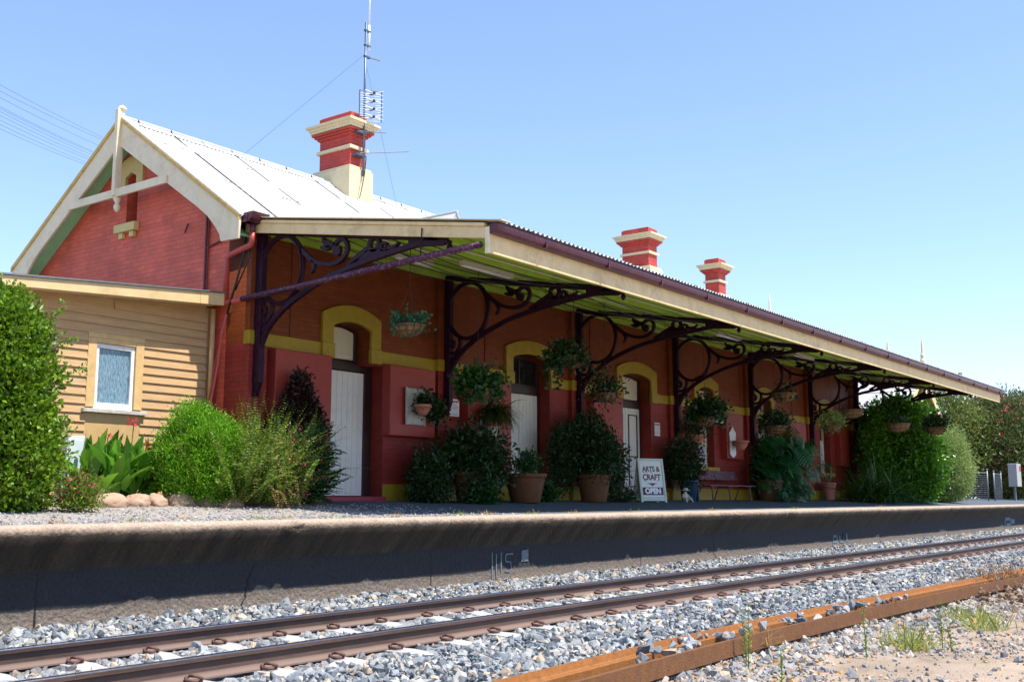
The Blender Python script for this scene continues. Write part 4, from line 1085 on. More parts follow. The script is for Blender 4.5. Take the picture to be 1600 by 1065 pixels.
# cast iron bracket, one set of meshes shared by all seven
def bracket_mesh():
    mb = MB(); a, b = -.035, .035
    mb.box(-.06, .06, 14.36, 14.52, 1.95, 4.62)
    mb.prism([(14.36, 1.95), (14.52, 1.95), (14.52, 1.72), (14.47, 1.70)], 'x', -.05, .05)
    ring = [(13.92 + .53 * math.cos(t), 3.85 + .585 * math.sin(t)) for t in np.linspace(0, 2 * math.pi, 44)[:-1]]
    mb.stroke(ring, .075, a, b, closed=True, smooth=1)
    mb.stroke(ring, .02, -.06, .06, closed=True, smooth=1)
    mb.stroke([(14.5, 4.60), (12.4, 4.235), (11, 4.0), (10.25, 3.87)], .11, -.04, .04, smooth=0)
    mb.stroke([(14.5, 2.3), (14.28, 2.82), (14.0, 3.07), (13.65, 3.27), (13.25, 3.43), (12.8, 3.58), (12.2, 3.69), (11.5, 3.79), (10.85, 3.85), (10.3, 3.90)], .085, -.04, .04)
    mb.prism([(11.0, 3.83), (11.0, 3.99), (10.25, 3.90), (10.2, 3.80), (10.3, 3.76)], 'x', -.037, .037)
    mb.lathe([(0, -.17), (.03, -.15), (.055, -.1), (.03, -.06), (.045, -.03), (.03, 0)], (0, 10.19, 3.82), 10)
    mb.stroke([(13.42, 4.12), (13.2, 3.94), (12.98, 3.83), (12.7, 3.77), (12.46, 3.82), (12.33, 3.96), (12.36, 4.12), (12.48, 4.19), (12.62, 4.13), (12.66, 4.02), (12.58, 3.94)], [.09, .075, .07, .07, .065, .06], a, b)
    mb.lathe([(0, -.035), (.085, -.034), (.085, .034), (0, .035)], (0, 0, 0), 16)
    n = 64; mb.v[-n:] = [(z, 12.57 + x, 3.985 + y) for x, y, z in mb.v[-n:]]
    mb.stroke([(12.6, 4.12), (12.74, 4.10), (12.86, 4.16), (12.92, 4.25)], [.04, .12, .02], a, b)
    mb.stroke([(12.72, 4.08), (12.84, 4.06), (12.96, 4.10)], [.04, .09, .02], a, b)
    mb.stroke([(13.17, 3.90), (13.11, 3.83), (13.12, 3.75), (13.18, 3.69)], [.07, .07, .02], a, b)
    for (cy, cz, rr, ww) in ((11.74, 3.985, .105, .07), (11.53, 3.915, .06, .05)):
        mb.stroke([(cy + rr * math.cos(t), cz + rr * math.sin(t)) for t in np.linspace(0, 2 * math.pi, 20)[:-1]], ww, a, b, closed=True, smooth=1)
    mb.stroke([(12.34, 3.72), (12.1, 3.83), (11.86, 3.93)], [.05, .08, .10], a, b)
    mb.stroke([(11.48, 3.90), (11.38, 3.87), (11.28, 3.88), (11.2, 3.94)], [.08, .06, .02], a, b)
    mb.prism([(12.1, 3.75), (11.45, 3.83), (11.62, 3.90), (11.9, 3.90)], 'x', a, b)
    mb.stroke([(14.13, 3.30), (14.11, 3.16), (14.18, 3.02), (14.32, 2.97), (14.46, 3.05), (14.48, 3.19), (14.4, 3.27), (14.3, 3.24), (14.28, 3.15), (14.34, 3.10)], [.07, .07, .06, .06, .07], a, b)
    mb.stroke([(14.2, 2.93), (14.33, 2.86), (14.44, 2.74), (14.48, 2.6)], [.08, .06, .05], a, b)
    return mb
brm = bracket_mesh().mesh('awning_bracket', (0, YW, 0)); fixn(brm); brm.materials.append(m_iron)
for i, x in enumerate(BX):
    o = bpy.data.objects.new('awning_bracket', brm); COL.objects.link(o); o.parent = st; o.location = (x - XW, 0, 0)
    b = o.modifiers.new('bevel', 'BEVEL'); b.width = .006; b.segments = 1; b.limit_method = 'ANGLE'
mb = MB()
for x in (12.6, 17.7, 22.7, 27.6): mb.tube([(x, 12.35, awnz(12.35) - .1), (x, 12.35, awnz(12.35) - .6)], .006, 5); 
parts('hanger_rod', mb, m_dark, aw)

# fluorescent lights under the awning
def tube_light(x, y, rz, label, L=1.22):
    t = thing('fluorescent_light', (x, y, awnz(y) - .20), label, 'lamp', 'fluorescent lights under the awning', rz)
    mb = MB(); mb.box(-L / 2, L / 2, -.055, .055, -.03, .04); part('housing', mb, m_offw, t, local=True, bevel=.006)
    mb = MB()
    for s in (-.032, .032): mb.tube([(-L / 2 + .02, s, -.05), (L / 2 - .02, s, -.05)], .018, 8)
    parts('lamp_tube', mb, m_whitemetal, t, local=True, smooth=True)
tube_light(15.4, 12.05, 0, 'pale twin tube light fitting under the awning nearest the near corner', 1.5)
tube_light(25.75, 12.15, 0, 'pale twin tube light fitting under the awning, second along', 1.4)
tube_light(30.8, 12.1, 0, 'pale twin tube light fitting under the awning, third along', 1.4)
tube_light(14.55, 13.1, 0, 'slim white tube light set back beside the drain pipe', 1.0)

# ------------------------------------------------------------------ antenna mast against the first chimney
an = thing('antenna_mast', (17.52, 17.42, 7.5), 'tall thin antenna mast with a slatted television panel strapped to the nearest chimney', 'antenna')
mb = MB(); mb.tube([(17.52, 17.42, 7.45), (17.52, 17.42, 11.25)], .028, 10); part('mast', mb, m_steel_dark, an, smooth=True)
mb = MB(); mb.tube([(17.63, 17.42, 10.6), (17.63, 17.42, 11.22)], .028, 8); mb.tube([(17.63, 17.42, 11.22), (17.63, 17.42, 12.6)], [.022, .012], 8); part('whip_aerial', mb, m_whitemetal, an, smooth=True)
mb = MB()
for z in (11.05, 10.68, 10.4): mb.box(17.48, 17.66, 17.39, 17.45, z - .02, z + .02)
for z in (8.5, 7.95): mb.box(17.3, 17.6, 17.40, 17.6, z - .02, z + .02)
parts('bracket_clamp', mb, m_steel_dark, an)
mb = MB()
ux = np.array([.80, -.60, 0])      # panel faces across the tracks
cx, cy = 17.60, 17.30
for s in (-1, 1): mb.tube([(cx + ux[0] * s * .26, cy + ux[1] * s * .26, 8.78), (cx + ux[0] * s * .26, cy + ux[1] * s * .26, 9.54)], .014, 6)
mb.tube([(cx - ux[0] * .26, cy - ux[1] * .26, 9.53), (cx + ux[0] * .26, cy + ux[1] * .26, 9.53)], .012, 6)
pan = part('television_panel', mb, m_steel_dark, an)
mb = MB()
for k, z in enumerate(np.linspace(8.80, 9.52, 14)): mb.tube([(cx - ux[0] * .26, cy - ux[1] * .26, z), (cx + ux[0] * .26, cy + ux[1] * .26, z)], .007, 5)
for k, z in enumerate(np.linspace(8.88, 9.46, 4)):
    for s in (-1, 1):
        for q in (-.06, .06): mb.tube([(cx, cy - .12, z), (cx + ux[0] * s * .22, cy + ux[1] * s * .22 - .12, z + q)], .007, 5)
part('panel_wire', mb, m_whitemetal, pan)
mb = MB()
for z in np.linspace(8.88, 9.46, 4): mb.box(cx - .03, cx + .03, cy - .14, cy + .02, z - .02, z + .02)
parts('panel_clamp', mb, m_dark, pan)
mb = MB(); mb.tube([(17.4, 17.42, 7.98), (18.9, 17.25, 8.38)], .012, 6); mb.tube([(17.4, 17.42, 8.52), (18.15, 17.3, 8.66)], .012, 6); mb.tube([(17.52, 17.42, 10.4), (17.95, 17.36, 10.42)], .015, 6)
parts('side_rod', mb, m_galv, an)
mb = MB(); mb.tube([(17.55, 17.36, 7.9), (17.5, 17.35, 7.5), (17.42, 17.36, 7.1), (17.3, 17.3, 6.85)], .012, 6); part('aerial_cable', mb, m_dark, an)
mb = MB(); mb.tube([(17.5, 17.42, 10.45), (14.4, 17.9, 7.25)], .0035, 4); mb.tube([(17.55, 17.42, 10.2), (18.9, 17.6, 7.0)], .0035, 4); parts('guy_wire', mb, m_steel_dark, an)

# ================================================================== WEATHERBOARD SHED
YS = 15.44
sh = thing('weatherboard_shed', (9.9, YS, 0), 'tan peeling weatherboard lean-to shed with one small window against the gable', 'shed')
def shed_top(x): return 3.02 + (x - 7.82) * .0615
mb = MB(); bh = .142; zz = -.1; x0, x1 = 4.4, 11.76
hole = (9.52, 10.50, .76, 2.59)
while zz < 3.4:
    def brd(a, b):
        za, zb = zz, zz + bh + .02
        lim = 7.82 + (zb - 3.045) / .0665
        a = max(a, lim)
        if a > b - .05: return
        mb.prism([(YS - .034, za), (YS + .0, za), (YS + .012, zb), (YS - .002, zb)], 'x', a, b)
    if zz + bh > hole[2] and zz < hole[3]: brd(x0, hole[0]); brd(hole[1], x1)
    else: brd(x0, x1)
    zz += bh
part('board_wall', mb, m_board, sh)
mb = MB(); mb.box(x0, 9.6, YS + .02, YS + .1, -.2, 2.98); mb.box(10.42, x1, YS + .02, YS + .1, -.2, 3.2); mb.box(9.6, 10.42, YS + .02, YS + .1, 2.48, 3.2); mb.box(9.6, 10.42, YS + .02, YS + .1, -.2, 1.36)
mb.box(x1 + .004, XW - .004, YS + .01, YS + .06, -.2, 3.3)
part('wall_backing', mb, m_board, sh)
mb = MB(); mb.box(9.50, 10.52, YS - .014, YS + .019, .74, 1.33); part('patch_panel', mb, M('tan_paint', (.50, .32, .13), .6, .1, 4, .1), sh)
# roof fascia and flashing, rising towards the station
def slopebox(x0, x1, y0, y1, f0, f1): 
    return [(x0, y0, f0(x0)), (x1, y0, f0(x1)), (x1, y1, f0(x1)), (x0, y1, f0(x0)), (x0, y0, f1(x0)), (x1, y0, f1(x1)), (x1, y1, f1(x1)), (x0, y1, f1(x0))]
BF = [(0, 3, 2, 1), (4, 5, 6, 7), (0, 1, 5, 4), (1, 2, 6, 5), (2, 3, 7, 6), (3, 0, 4, 7)]
ft = lambda x: 3.19 + (x - 7.82) * .083
fb = lambda x: 3.02 + (x - 7.82) * .0665 + .02
mb = MB(); mb.add(slopebox(4.4, 11.30, 15.03, 15.07, fb, ft), BF); mb.add(slopebox(11.303, 11.80, 15.03, 15.07, fb, ft), BF)
part('fascia', mb, M('yellow_cream_timber', (.60, .44, .215), .6, .08, 4, .15, dirt=(.42, .28, .12), dscale=3, damt=.5), sh, bevel=.005)
mb = MB(); mb.add(slopebox(4.4, 11.82, 15.0, 22.2, lambda x: ft(x) + .004, lambda x: ft(x) + .03), BF); part('shed_roof', mb, m_galv, sh)
mb = MB(); mb.add(slopebox(4.4, 11.79, 15.075, YS + .02, lambda x: fb(x) + .03, lambda x: fb(x) + .05), BF); part('eave_lining', mb, m_cream, sh)
mb = MB(); mb.box(4.4, 4.5, YS + .1, 22, -.2, 2.95); mb.box(4.5, XW, 21.9, 22, -.2, 2.95); part('side_wall', mb, m_board, sh)
mb = MB(); mb.add(slopebox(4.4, 11.755, YS + .0145, YS + .019, lambda x: 2.62, lambda x: fb(x) + .05), BF); part('frieze_board', mb, m_board, sh)
# window
mb = MB(); mb.box(9.72, 10.32, YS + .045, YS + .055, 1.44, 2.40)
def Mlace():
    m = bpy.data.materials.new('lace_curtain_behind_glass'); m.use_nodes = True; nt = m.node_tree; b = nt.nodes['Principled BSDF']
    tc = _n(nt, 'ShaderNodeTexCoord'); mp = _n(nt, 'ShaderNodeMapping'); mp.inputs['Scale'].default_value = (42, 1, 9)
    nt.links.new(tc.outputs['Object'], mp.inputs[0]); nz = _n(nt, 'ShaderNodeTexNoise'); nz.inputs['Scale'].default_value = 1.2; nz.inputs['Detail'].default_value = 8
    nt.links.new(mp.outputs[0], nz.inputs['Vector'])
    rp = _n(nt, 'ShaderNodeValToRGB'); rp.color_ramp.elements[0].position = .35; rp.color_ramp.elements[1].position = .72
    rp.color_ramp.elements[0].color = (.045, .12, .17, 1); rp.color_ramp.elements[1].color = (.24, .34, .38, 1)
    nt.links.new(nz.outputs['Fac'], rp.inputs[0]); nt.links.new(rp.outputs[0], b.inputs['Base Color']); b.inputs['Roughness'].default_value = .5
    b.inputs['Coat Weight'].default_value = .8; b.inputs['Coat Roughness'].default_value = .03
    return m
wn = part('window', mb, Mlace(), sh)
mb = MB()
for a, b, c, d in ((9.66, 9.72, 1.40, 2.44), (10.30, 10.36, 1.40, 2.44)): mb.box(a, b, YS + .0, YS + .06, c, d)
mb.box(9.721, 10.299, YS, YS + .06, 2.37, 2.44); mb.box(9.721, 10.299, YS, YS + .06, 1.40, 1.50)
part('sash', mb, M('peeling_white_sash', (.72, .72, .70), .6, .06, 9, .2, dirt=(.45, .32, .2), dscale=9, damt=.7), wn, bevel=.004)
mb = MB(); mb.box(9.505, 9.655, YS - .035, YS + .03, 1.42, 2.52); mb.box(10.365, 10.515, YS - .035, YS + .03, 1.42, 2.52); mb.box(9.657, 10.363, YS - .034, YS + .03, 2.445, 2.52); mb.box(9.50, 10.52, YS - .03, YS + .02, 2.522, 2.615)
part('window_frame', mb, M('tan_frame_paint', (.58, .38, .16), .55, .1, 5, .1, dirt=(.3, .18, .09), dscale=7, damt=.5), wn, bevel=.005)
mb = MB(); mb.box(9.44, 10.58, YS - .10, YS + .03, 1.335, 1.395); part('window_sill', mb, M('grey_weathered_sill', (.45, .42, .36), .8, .2, 12, .3, dirt=(.24, .2, .15), dscale=8, damt=.6), wn, bevel=.006)
# rainwater pipe at the right end, its foot in white plastic
mb = MB(); mb.tube([(11.82, YS - .09, 3.28), (11.82, YS - .09, 1.42)], .045, 12); dp2 = part('downpipe', mb, M('tan_downpipe', (.52, .34, .15), .5, .1, 6), sh, smooth=True)
mb = MB(); mb.tube([(11.82, YS - .09, 1.55), (11.82, YS - .09, -.05)], .05, 12); mb.tube([(11.82, YS - .09, 1.55), (11.82, YS - .09, 1.4)], .062, 12); part('pipe_foot', mb, m_whitemetal, dp2, smooth=True)
mb = MB(); mb.tube([(8.93, YS - .06, 2.50), (8.93, YS - .06, 2.18)], .02, 6); mb.tube([(8.93, YS - .035, 2.2), (8.93, YS - .035, 1.0)], .008, 5); part('wall_hook', mb, m_galv, sh)

# ================================================================== SECOND BUILDING BEYOND, FINIALS
ob = thing('outbuilding', (49.56, 14.0, 0), 'small red brick outbuilding with a cream gable seen beyond the far end of the station', 'building')
rx, rz = 49.56, 5.80
def oz(x): return rz - .80 * abs(x - rx)
mb = MB(); mb.prism([(rx - 2.3, -.3), (rx + 2.3, -.3), (rx + 2.3, oz(rx + 2.3) - .1), (rx, rz - .1), (rx - 2.3, oz(rx - 2.3) - .1)], 'y', 14.75, 20); part('wall', mb, m_brick_f, ob)
mb = MB(); mb.prism([(rx - 2.95, oz(rx + 2.95)), (rx, rz), (rx + 2.95, oz(rx + 2.95)), (rx + 2.95, oz(rx + 2.95) + .05), (rx, rz + .05), (rx - 2.95, oz(rx + 2.95) + .05)], 'y', 13.95, 20.3)
part('roof', mb, m_roof, ob)
mb = MB(); mb.prism([(rx - 2.85, oz(rx + 2.85) - .05), (rx, rz - .05), (rx + 2.85, oz(rx + 2.85) - .05), (rx + 2.85, oz(rx + 2.85) - .03), (rx, rz - .03), (rx - 2.85, oz(rx + 2.85) - .03)], 'y', 14.04, 14.76)
part('soffit', mb, m_green, ob)
for s_ in (-1, 1):
    mb = MB(); mb.prism([(rx, rz - .02), (rx + s_ * 2.93, oz(rx + 2.93) - .02), (rx + s_ * 2.93, oz(rx + 2.93) - .36), (rx, rz - .42)], 'y', 13.96, 14.03); part('barge_board', mb, m_creamw, ob)
mb = MB(); mb.box(rx - .09, rx + .09, 13.87, 14.05, 4.5, 5.95); mb.lathe([(.14, 0), (.14, .15), (.09, .25), (.1, .4), (.06, .5), (.05, .9), (.0, 1.25)], (rx, 13.96, 5.95), 12)
part('finial', mb, m_cream, ob)
o2 = thing('goods_shed', (60, 16.5, 0), 'shed behind the awning of which only a thin cream finial shows above the gutter', 'shed')
mb = MB(); mb.box(56.9, 58.3, 17.2, 20, -.3, 5.2); part('wall', mb, m_brick_g, o2)
mb = MB(); mb.prism([(16.9, 6.0), (18.2, 7.0), (20.2, 5.4)], 'x', 56.8, 58.4); part('roof', mb, m_roof, o2)
mb = MB(); mb.lathe([(.12, 0), (.12, .3), (.07, .45), (.06, 1.0), (0, 1.5)], (57.6, 18.0, 6.95), 10); part('finial', mb, m_cream, o2)

# ================================================================== PLANTS
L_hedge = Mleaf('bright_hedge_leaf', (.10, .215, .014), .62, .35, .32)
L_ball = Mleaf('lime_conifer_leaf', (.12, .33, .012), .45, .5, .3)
L_canna = Mleaf('canna_leaf', (.085, .25, .025), .45, .32, .4)
L_fern = Mleaf('yellow_green_fern', (.10, .185, .022), .65, .5, .35)
L_fernd = Mleaf('dark_fern', (.022, .085, .02), .5, .45, .3)
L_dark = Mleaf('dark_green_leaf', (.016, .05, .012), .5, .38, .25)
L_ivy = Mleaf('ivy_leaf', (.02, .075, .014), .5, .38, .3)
L_red = Mleaf('dark_red_foliage', (.028, .012, .007), .5, .45, .2)
L_grey = Mleaf('grey_green_leaf', (.22, .33, .115), .4, .55, .25)
L_oleander = Mleaf('olive_oleander_leaf', (.085, .125, .04), .5, .45, .25)
L_pink = Mleaf('pink_petal', (.62, .06, .16), .35, .6, .4)
L_redfl = Mleaf('red_petal', (.62, .03, .06), .3, .6, .4)
L_dry = Mleaf('dry_straw', (.42, .30, .13), .35, .8, .3)
L_weed = Mleaf('light_weed_leaf', (.20, .26, .06), .45, .6, .35)
L_mon = Mleaf('monstera_leaf', (.016, .105, .028), .45, .28, .25)
L_stag = Mleaf('pale_staghorn_leaf', (.17, .24, .12), .35, .5, .25)
L_grass = Mleaf('dark_grass_leaf', (.03, .062, .012), .6, .45, .3)

def stems(pts, r, mat, parent, name='stem'):
    mb = MB()
    for a, b in pts:
        a = Vector(a); b = Vector(b); m = (a + b) / 2 + Vector((random.uniform(-.06, .06), random.uniform(-.06, .06), 0))
        mb.tube([a, m, b], [r, r * .8, r * .35], 6)
    return part(name, mb, mat, parent)

# big hedge at the left
t = thing('hedge_bush', (7.02, 12.95, -.15), 'tall bright green leafy hedge bush at the left edge in front of the tan shed', 'bush')
A = [crown(8500, (6.87, 12.95, .55), (.74, .72, .82), 1, .062, .030, .22, .70, 12, .45, 6, zmin=-.13),
     crown(7500, (6.82, 12.95, 1.38), (.66, .62, .76), 2, .062, .030, .24, .66, 12, .45, 6),
     crown(6000, (6.72, 12.95, 1.98), (.52, .50, .54), 3, .062, .030, .28, .6, 12, .5, 6)]
A.append(crown(4000, (6.74, 12.95, 1.1), (.5, .48, 1.2), 401, .07, .04, .1, .1, 6, .3))
rs = np.random.RandomState(4)
for (x, y, z, dx, dz) in ((7.1, 12.6, 2.0, .28, .42), (7.2, 12.7, 1.75, .42, .28), (7.2, 12.6, 1.5, .55, .12), (6.85, 12.8, 2.35, .05, .22), (6.5, 12.8, 2.4, -.1, .15)):
    k = np.linspace(0, 1, 70)[:, None]; P = np.array([[x, y, z]]) + k * np.array([[dx, -.05, dz]]) + rs.normal(size=(70, 3)) * .035
    A.append(leaf_arrays(P, rs.normal(size=(70, 3)) + np.array([.4, 0, .6]), .06, .03, rs))
leafobj('foliage', A, L_hedge, t)
stems([((6.8, 12.95, -.2), (6.9, 12.9, 1.5)), ((6.75, 13, -.2), (6.5, 12.9, 1.7)), ((6.85, 12.9, -.2), (7.0, 13, 1.2)), ((6.9, 12.8, 1.3), (7.45, 12.6, 2.0))], .03, m_bark, t)
# low weedy shrub at its foot
A = [crown(1400, (7.72, 12.55, .03), (.24, .2, .22), 5, .05, .013, .3, .3, 5, .7, 5, zmin=-.15)]
t = thing('small_shrub', (7.72, 12.55, -.16), 'small scrubby olive shrub with pinkish tips beside the tall hedge', 'shrub'); leafobj('foliage', A, L_fern, t)
leafobj('blossom', [crown(90, (7.72, 12.55, .06), (.26, .22, .26), 6, .03, .02, .3, .7)], L_pink, t)
# pale metal panel behind the hedge
mb = MB(); mb.box(8.70, 8.98, 14.5, 14.78, -.06, .90); t = thing('metal_cabinet', (8.85, 14.6, -.06), 'pale grey metal cabinet half hidden behind the hedge bush', 'cabinet')
part('cabinet_body', mb, M('pale_blue_grey_metal', (.52, .58, .60), .5, .08, 5), t, bevel=.01)
mb = MB(); mb.box(8.72, 8.96, 14.485, 14.498, .0, .84); part('cabinet_door', mb, M('pale_blue_grey_metal', (.5, .5, .5)), t, bevel=.004)
# canna lilies
rs = np.random.RandomState(8)
t = thing('canna_lilies', (9.5, 14.3, -.06), 'clump of broad leaved green canna lilies with a few red flowers behind the rocks', 'plant')
n = 280; P = np.stack([rs.uniform(8.85, 10.25, n), rs.uniform(14.0, 14.75, n), rs.uniform(-.05, .55, n)], -1)
D = np.stack([rs.normal(0, .45, n), rs.normal(-.1, .3, n), np.full(n, 1.0)], -1)
Ls = rs.uniform(.3, .56, n)
leafobj('leaf_blade', [blades(P, D, Ls, rs.uniform(.11, .19, n), rs.uniform(.1, 1.1, n), rs, 5, [.25, .75, 1, .85, .5, .03])], L_canna, t)
mb = MB()
for x, z in ((9.52, 1.12), (9.80, .78), (9.1, .9)): mb.tube([(x, 14.2, .2), (x + .02, 14.15, z - .02)], .008, 5)
parts('flower_stem', mb, M('green_stem', (.08, .2, .03), .5), t)
leafobj('blossom', [leaf_arrays(np.array([[9.53, 14.15, 1.1]] * 9 + [[9.81, 14.15, .76]] * 12 + [[9.11, 14.15, .88]] * 5) + rs.normal(size=(26, 3)) * .025, rs.normal(size=(26, 3)) + np.array([0, 0, .8]), .08, .035, rs)], L_redfl, t)
# rocks edging the bed
for i, (x, y, sx, sy, sz) in enumerate(((8.75, 13.45, .27, .16, .13), (9.2, 13.5, .20, .15, .13), (9.55, 13.52, .18, .13, .11), (9.98, 13.5, .24, .15, .14), (10.36, 13.42, .17, .13, .11), (10.72, 13.32, .19, .14, .11))):
    bm = bmesh.new(); bmesh.ops.create_icosphere(bm, subdivisions=4, radius=1); r = np.random.RandomState(60 + i); nz = lumpy(r, 8, 1.6); nz2 = lumpy(r, 8, 6)
    for v in bm.verts:
        d = np.array([v.co[:]]); k = 1 + .30 * nz(d)[0] + .10 * nz2(d)[0] + .10 * abs(nz2(d[:, ::-1])[0]); k = round(k * 9) / 9 * .55 + k * .45; v.co = Vector((v.co.x * sx * k, v.co.y * sy * k, v.co.z * sz * k))
    me = bpy.data.meshes.new('garden_rock'); bm.to_mesh(me); bm.free()
    nm = ['first', 'second', 'third', 'fourth', 'fifth', 'sixth'][i]
    tag(link('garden_rock', me, m_rock, None, (x, y, zplat(y) + sz * .42), smooth=True), 'rounded pink sandstone rock, %s from the hedge in the row edging the bed' % nm, 'rock', 'sandstone rocks edging the flower bed')
# round lime shrub
t = thing('round_shrub', (10.30, 13.6, -.11), 'bright lime green rounded shrub between the rocks and the ferns', 'bush')
leafobj('foliage', [crown(15000, (10.30, 13.6, .56), (.60, .56, .70), 9, .045, .012, .22, .74, 14, .7, 7, zmin=-.1), crown(3000, (10.2, 13.55, 1.12), (.34, .3, .26), 91, .045, .012, .3, .6, 14, .8, 5), crown(2500, (10.62, 13.5, .9), (.3, .3, .3), 92, .045, .012, .3, .6, 14, .6, 5), crown(2500, (10.3, 13.6, .3), (.55, .5, .4), 10, .05, .014, .2, .2, 8, .6, zmin=-.1)], L_ball, t)
stems([((10.3, 13.6, -.15), (10.1, 13.5, .5)), ((10.3, 13.6, -.15), (10.5, 13.6, .6)), ((10.3, 13.6, -.1), (10.3, 13.6, .9))], .025, m_bark, t)

# fishbone ferns
def fern(P, D, Ls, rs, droop, pairs=22, wid=.05):
    n = len(P); out = []; D = unit(D); p = P.copy(); d = D.copy(); L = Ls[:, None]
    for i in range(pairs):
        d = unit(d + np.array([0, 0, -1.0]) * (droop[:, None] / pairs)); p = p + d * L / pairs
        S = unit(np.cross(d, np.array([0, 0, 1.0]))); w = wid * (np.sin(math.pi * (i + 1.2) / (pairs + 1.5)) ** .6) * np.ones(n)
        for s in (-1, 1):
            out.append(leaf_arrays(p, S * s + d * .35 + rs.normal(size=(n, 3)) * .15, w * 1.25, w * .62, rs))
    return out
rs = np.random.RandomState(14)
t = thing('fishbone_fern', (11.15, 13.2, -.13), 'tall yellow green fishbone fern with curling brown tips against the station corner', 'fern')
n = 330; P = np.stack([rs.normal(11.12, .30, n), rs.normal(13.25, .22, n), np.full(n, -.1)], -1); D = np.stack([rs.normal(0, .38, n), rs.normal(-.1, .38, n), np.ones(n)], -1)
leafobj('frond', fern(P, D, rs.uniform(.8, 1.8, n), rs, rs.uniform(.1, 1.3, n), 40, .048), L_fern, t)
n = 60; P = np.stack([rs.normal(11.1, .33, n), rs.normal(13.1, .22, n), rs.uniform(-.1, .6, n)], -1); D = np.stack([rs.normal(0, .5, n), rs.normal(-.3, .5, n), np.ones(n) * .8], -1)
leafobj('dry_frond', fern(P, D, rs.uniform(.3, .7, n), rs, rs.uniform(1.5, 4, n), 14, .035), L_dry, t)
n = 1500; A = crown(1600, (11.55, 13.05, .45), (.45, .35, .55), 15, .04, .02, .25, .5, 6, .4, zmin=-.1)
t = thing('flowering_shrub', (11.6, 13.0, -.13), 'straggly green shrub dotted with small red pink flowers in front of the ferns', 'shrub')
leafobj('foliage', [A], L_weed, t)
leafobj('blossom', [crown(150, (11.62, 13.0, .5), (.5, .4, .65), 16, .030, .026, .2, .75, 3, .4, zmin=0)], L_pink, t)
# dark copper shrub in front of the first boarded panel
t = thing('copper_shrub', (12.85, 14.2, -.06), 'dark copper leaved cone shaped shrub against the red panel left of the first door', 'shrub')
A = []
for z, r_ in ((1.15, .60), (1.34, .48), (1.54, .32), (1.72, .15), (1.88, .05)): A.append(crown(1100, (12.80, 14.15, z), (r_, r_ * .6, .2), int(z * 100), .055, .032, .2, .5, 6, .3))
leafobj('foliage', A, L_red, t); stems([((12.85, 14.2, -.1), (12.8, 14.15, 1.9))], .03, m_bark, t)
# dark green feathery shrub
rs = np.random.RandomState(19)
t = thing('feathery_shrub', (12.5, 13.6, -.11), 'dark green feathery shrub with sideways sprays beside the first white door', 'shrub')
n = 260; P = np.stack([rs.normal(12.42, .18, n), rs.normal(13.65, .15, n), rs.uniform(-.1, .9, n)], -1); D = np.stack([rs.normal(.15, .7, n), rs.normal(-.1, .6, n), rs.uniform(.1, 1.1, n)], -1)
leafobj('foliage', fern(P, D, rs.uniform(.4, .72, n), rs, rs.uniform(.2, .9, n), 18, .07) + [crown(3500, (12.45, 13.65, .5), (.42, .36, .62), 20, .05, .016, .2, .4, 6, .4, zmin=-.1)], L_fernd, t)
stems([((12.45, 13.65, -.1), (12.4, 13.6, 1.1))], .025, m_bark, t)

# potted plants along the wall
def pot_prof(r, h): return [(r * .68, 0), (r * .72, .02), (r * .95, h * .80), (r * .98, h * .86), (r * 1.05, h * .87), (r * 1.06, h), (r * .95, h), (r * .93, h * .9), (.0, h * .88)]
def potted(name, x, y, r, h, mat, label, fol, cat='potted plant'):
    """pot with soil and foliage; fol: list of (part name, arrays, material)"""
    t = thing(name, (x, y, zplat(y)), label, cat, 'potted plants along the station wall')
    mb = MB(); mb.lathe(pot_prof(r, h), (x, y, zplat(y)), 28, cap=False); mb.f.append(tuple(range(28))[::-1])
    part('pot', mb, mat, t, smooth=True)
    for nm, arr, mt in fol: leafobj(nm, arr, mt, t)
    return t
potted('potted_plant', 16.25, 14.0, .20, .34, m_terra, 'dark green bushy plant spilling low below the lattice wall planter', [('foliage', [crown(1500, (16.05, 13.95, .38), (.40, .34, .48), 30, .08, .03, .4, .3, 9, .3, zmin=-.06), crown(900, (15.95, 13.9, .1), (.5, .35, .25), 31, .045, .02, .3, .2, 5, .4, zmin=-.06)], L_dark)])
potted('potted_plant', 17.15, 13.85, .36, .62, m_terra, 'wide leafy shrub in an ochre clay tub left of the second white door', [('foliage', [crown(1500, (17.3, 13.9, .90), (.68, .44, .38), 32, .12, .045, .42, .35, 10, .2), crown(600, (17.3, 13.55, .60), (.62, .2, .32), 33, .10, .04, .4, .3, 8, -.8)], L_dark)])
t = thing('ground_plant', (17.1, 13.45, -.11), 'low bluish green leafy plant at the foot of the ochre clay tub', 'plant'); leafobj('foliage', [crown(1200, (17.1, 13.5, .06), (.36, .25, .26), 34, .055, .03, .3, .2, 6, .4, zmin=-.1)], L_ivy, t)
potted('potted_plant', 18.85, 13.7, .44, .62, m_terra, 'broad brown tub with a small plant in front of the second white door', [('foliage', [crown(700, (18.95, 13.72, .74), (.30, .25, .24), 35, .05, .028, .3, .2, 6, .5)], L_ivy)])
t = thing('ground_plant', (19.95, 13.95, -.08), 'small green plant on the ground between the two brown tubs', 'plant'); leafobj('foliage', [crown(900, (19.95, 13.95, .10), (.22, .22, .24), 36, .05, .03, .3, .2, 6, .4, zmin=-.08)], L_ivy, t)
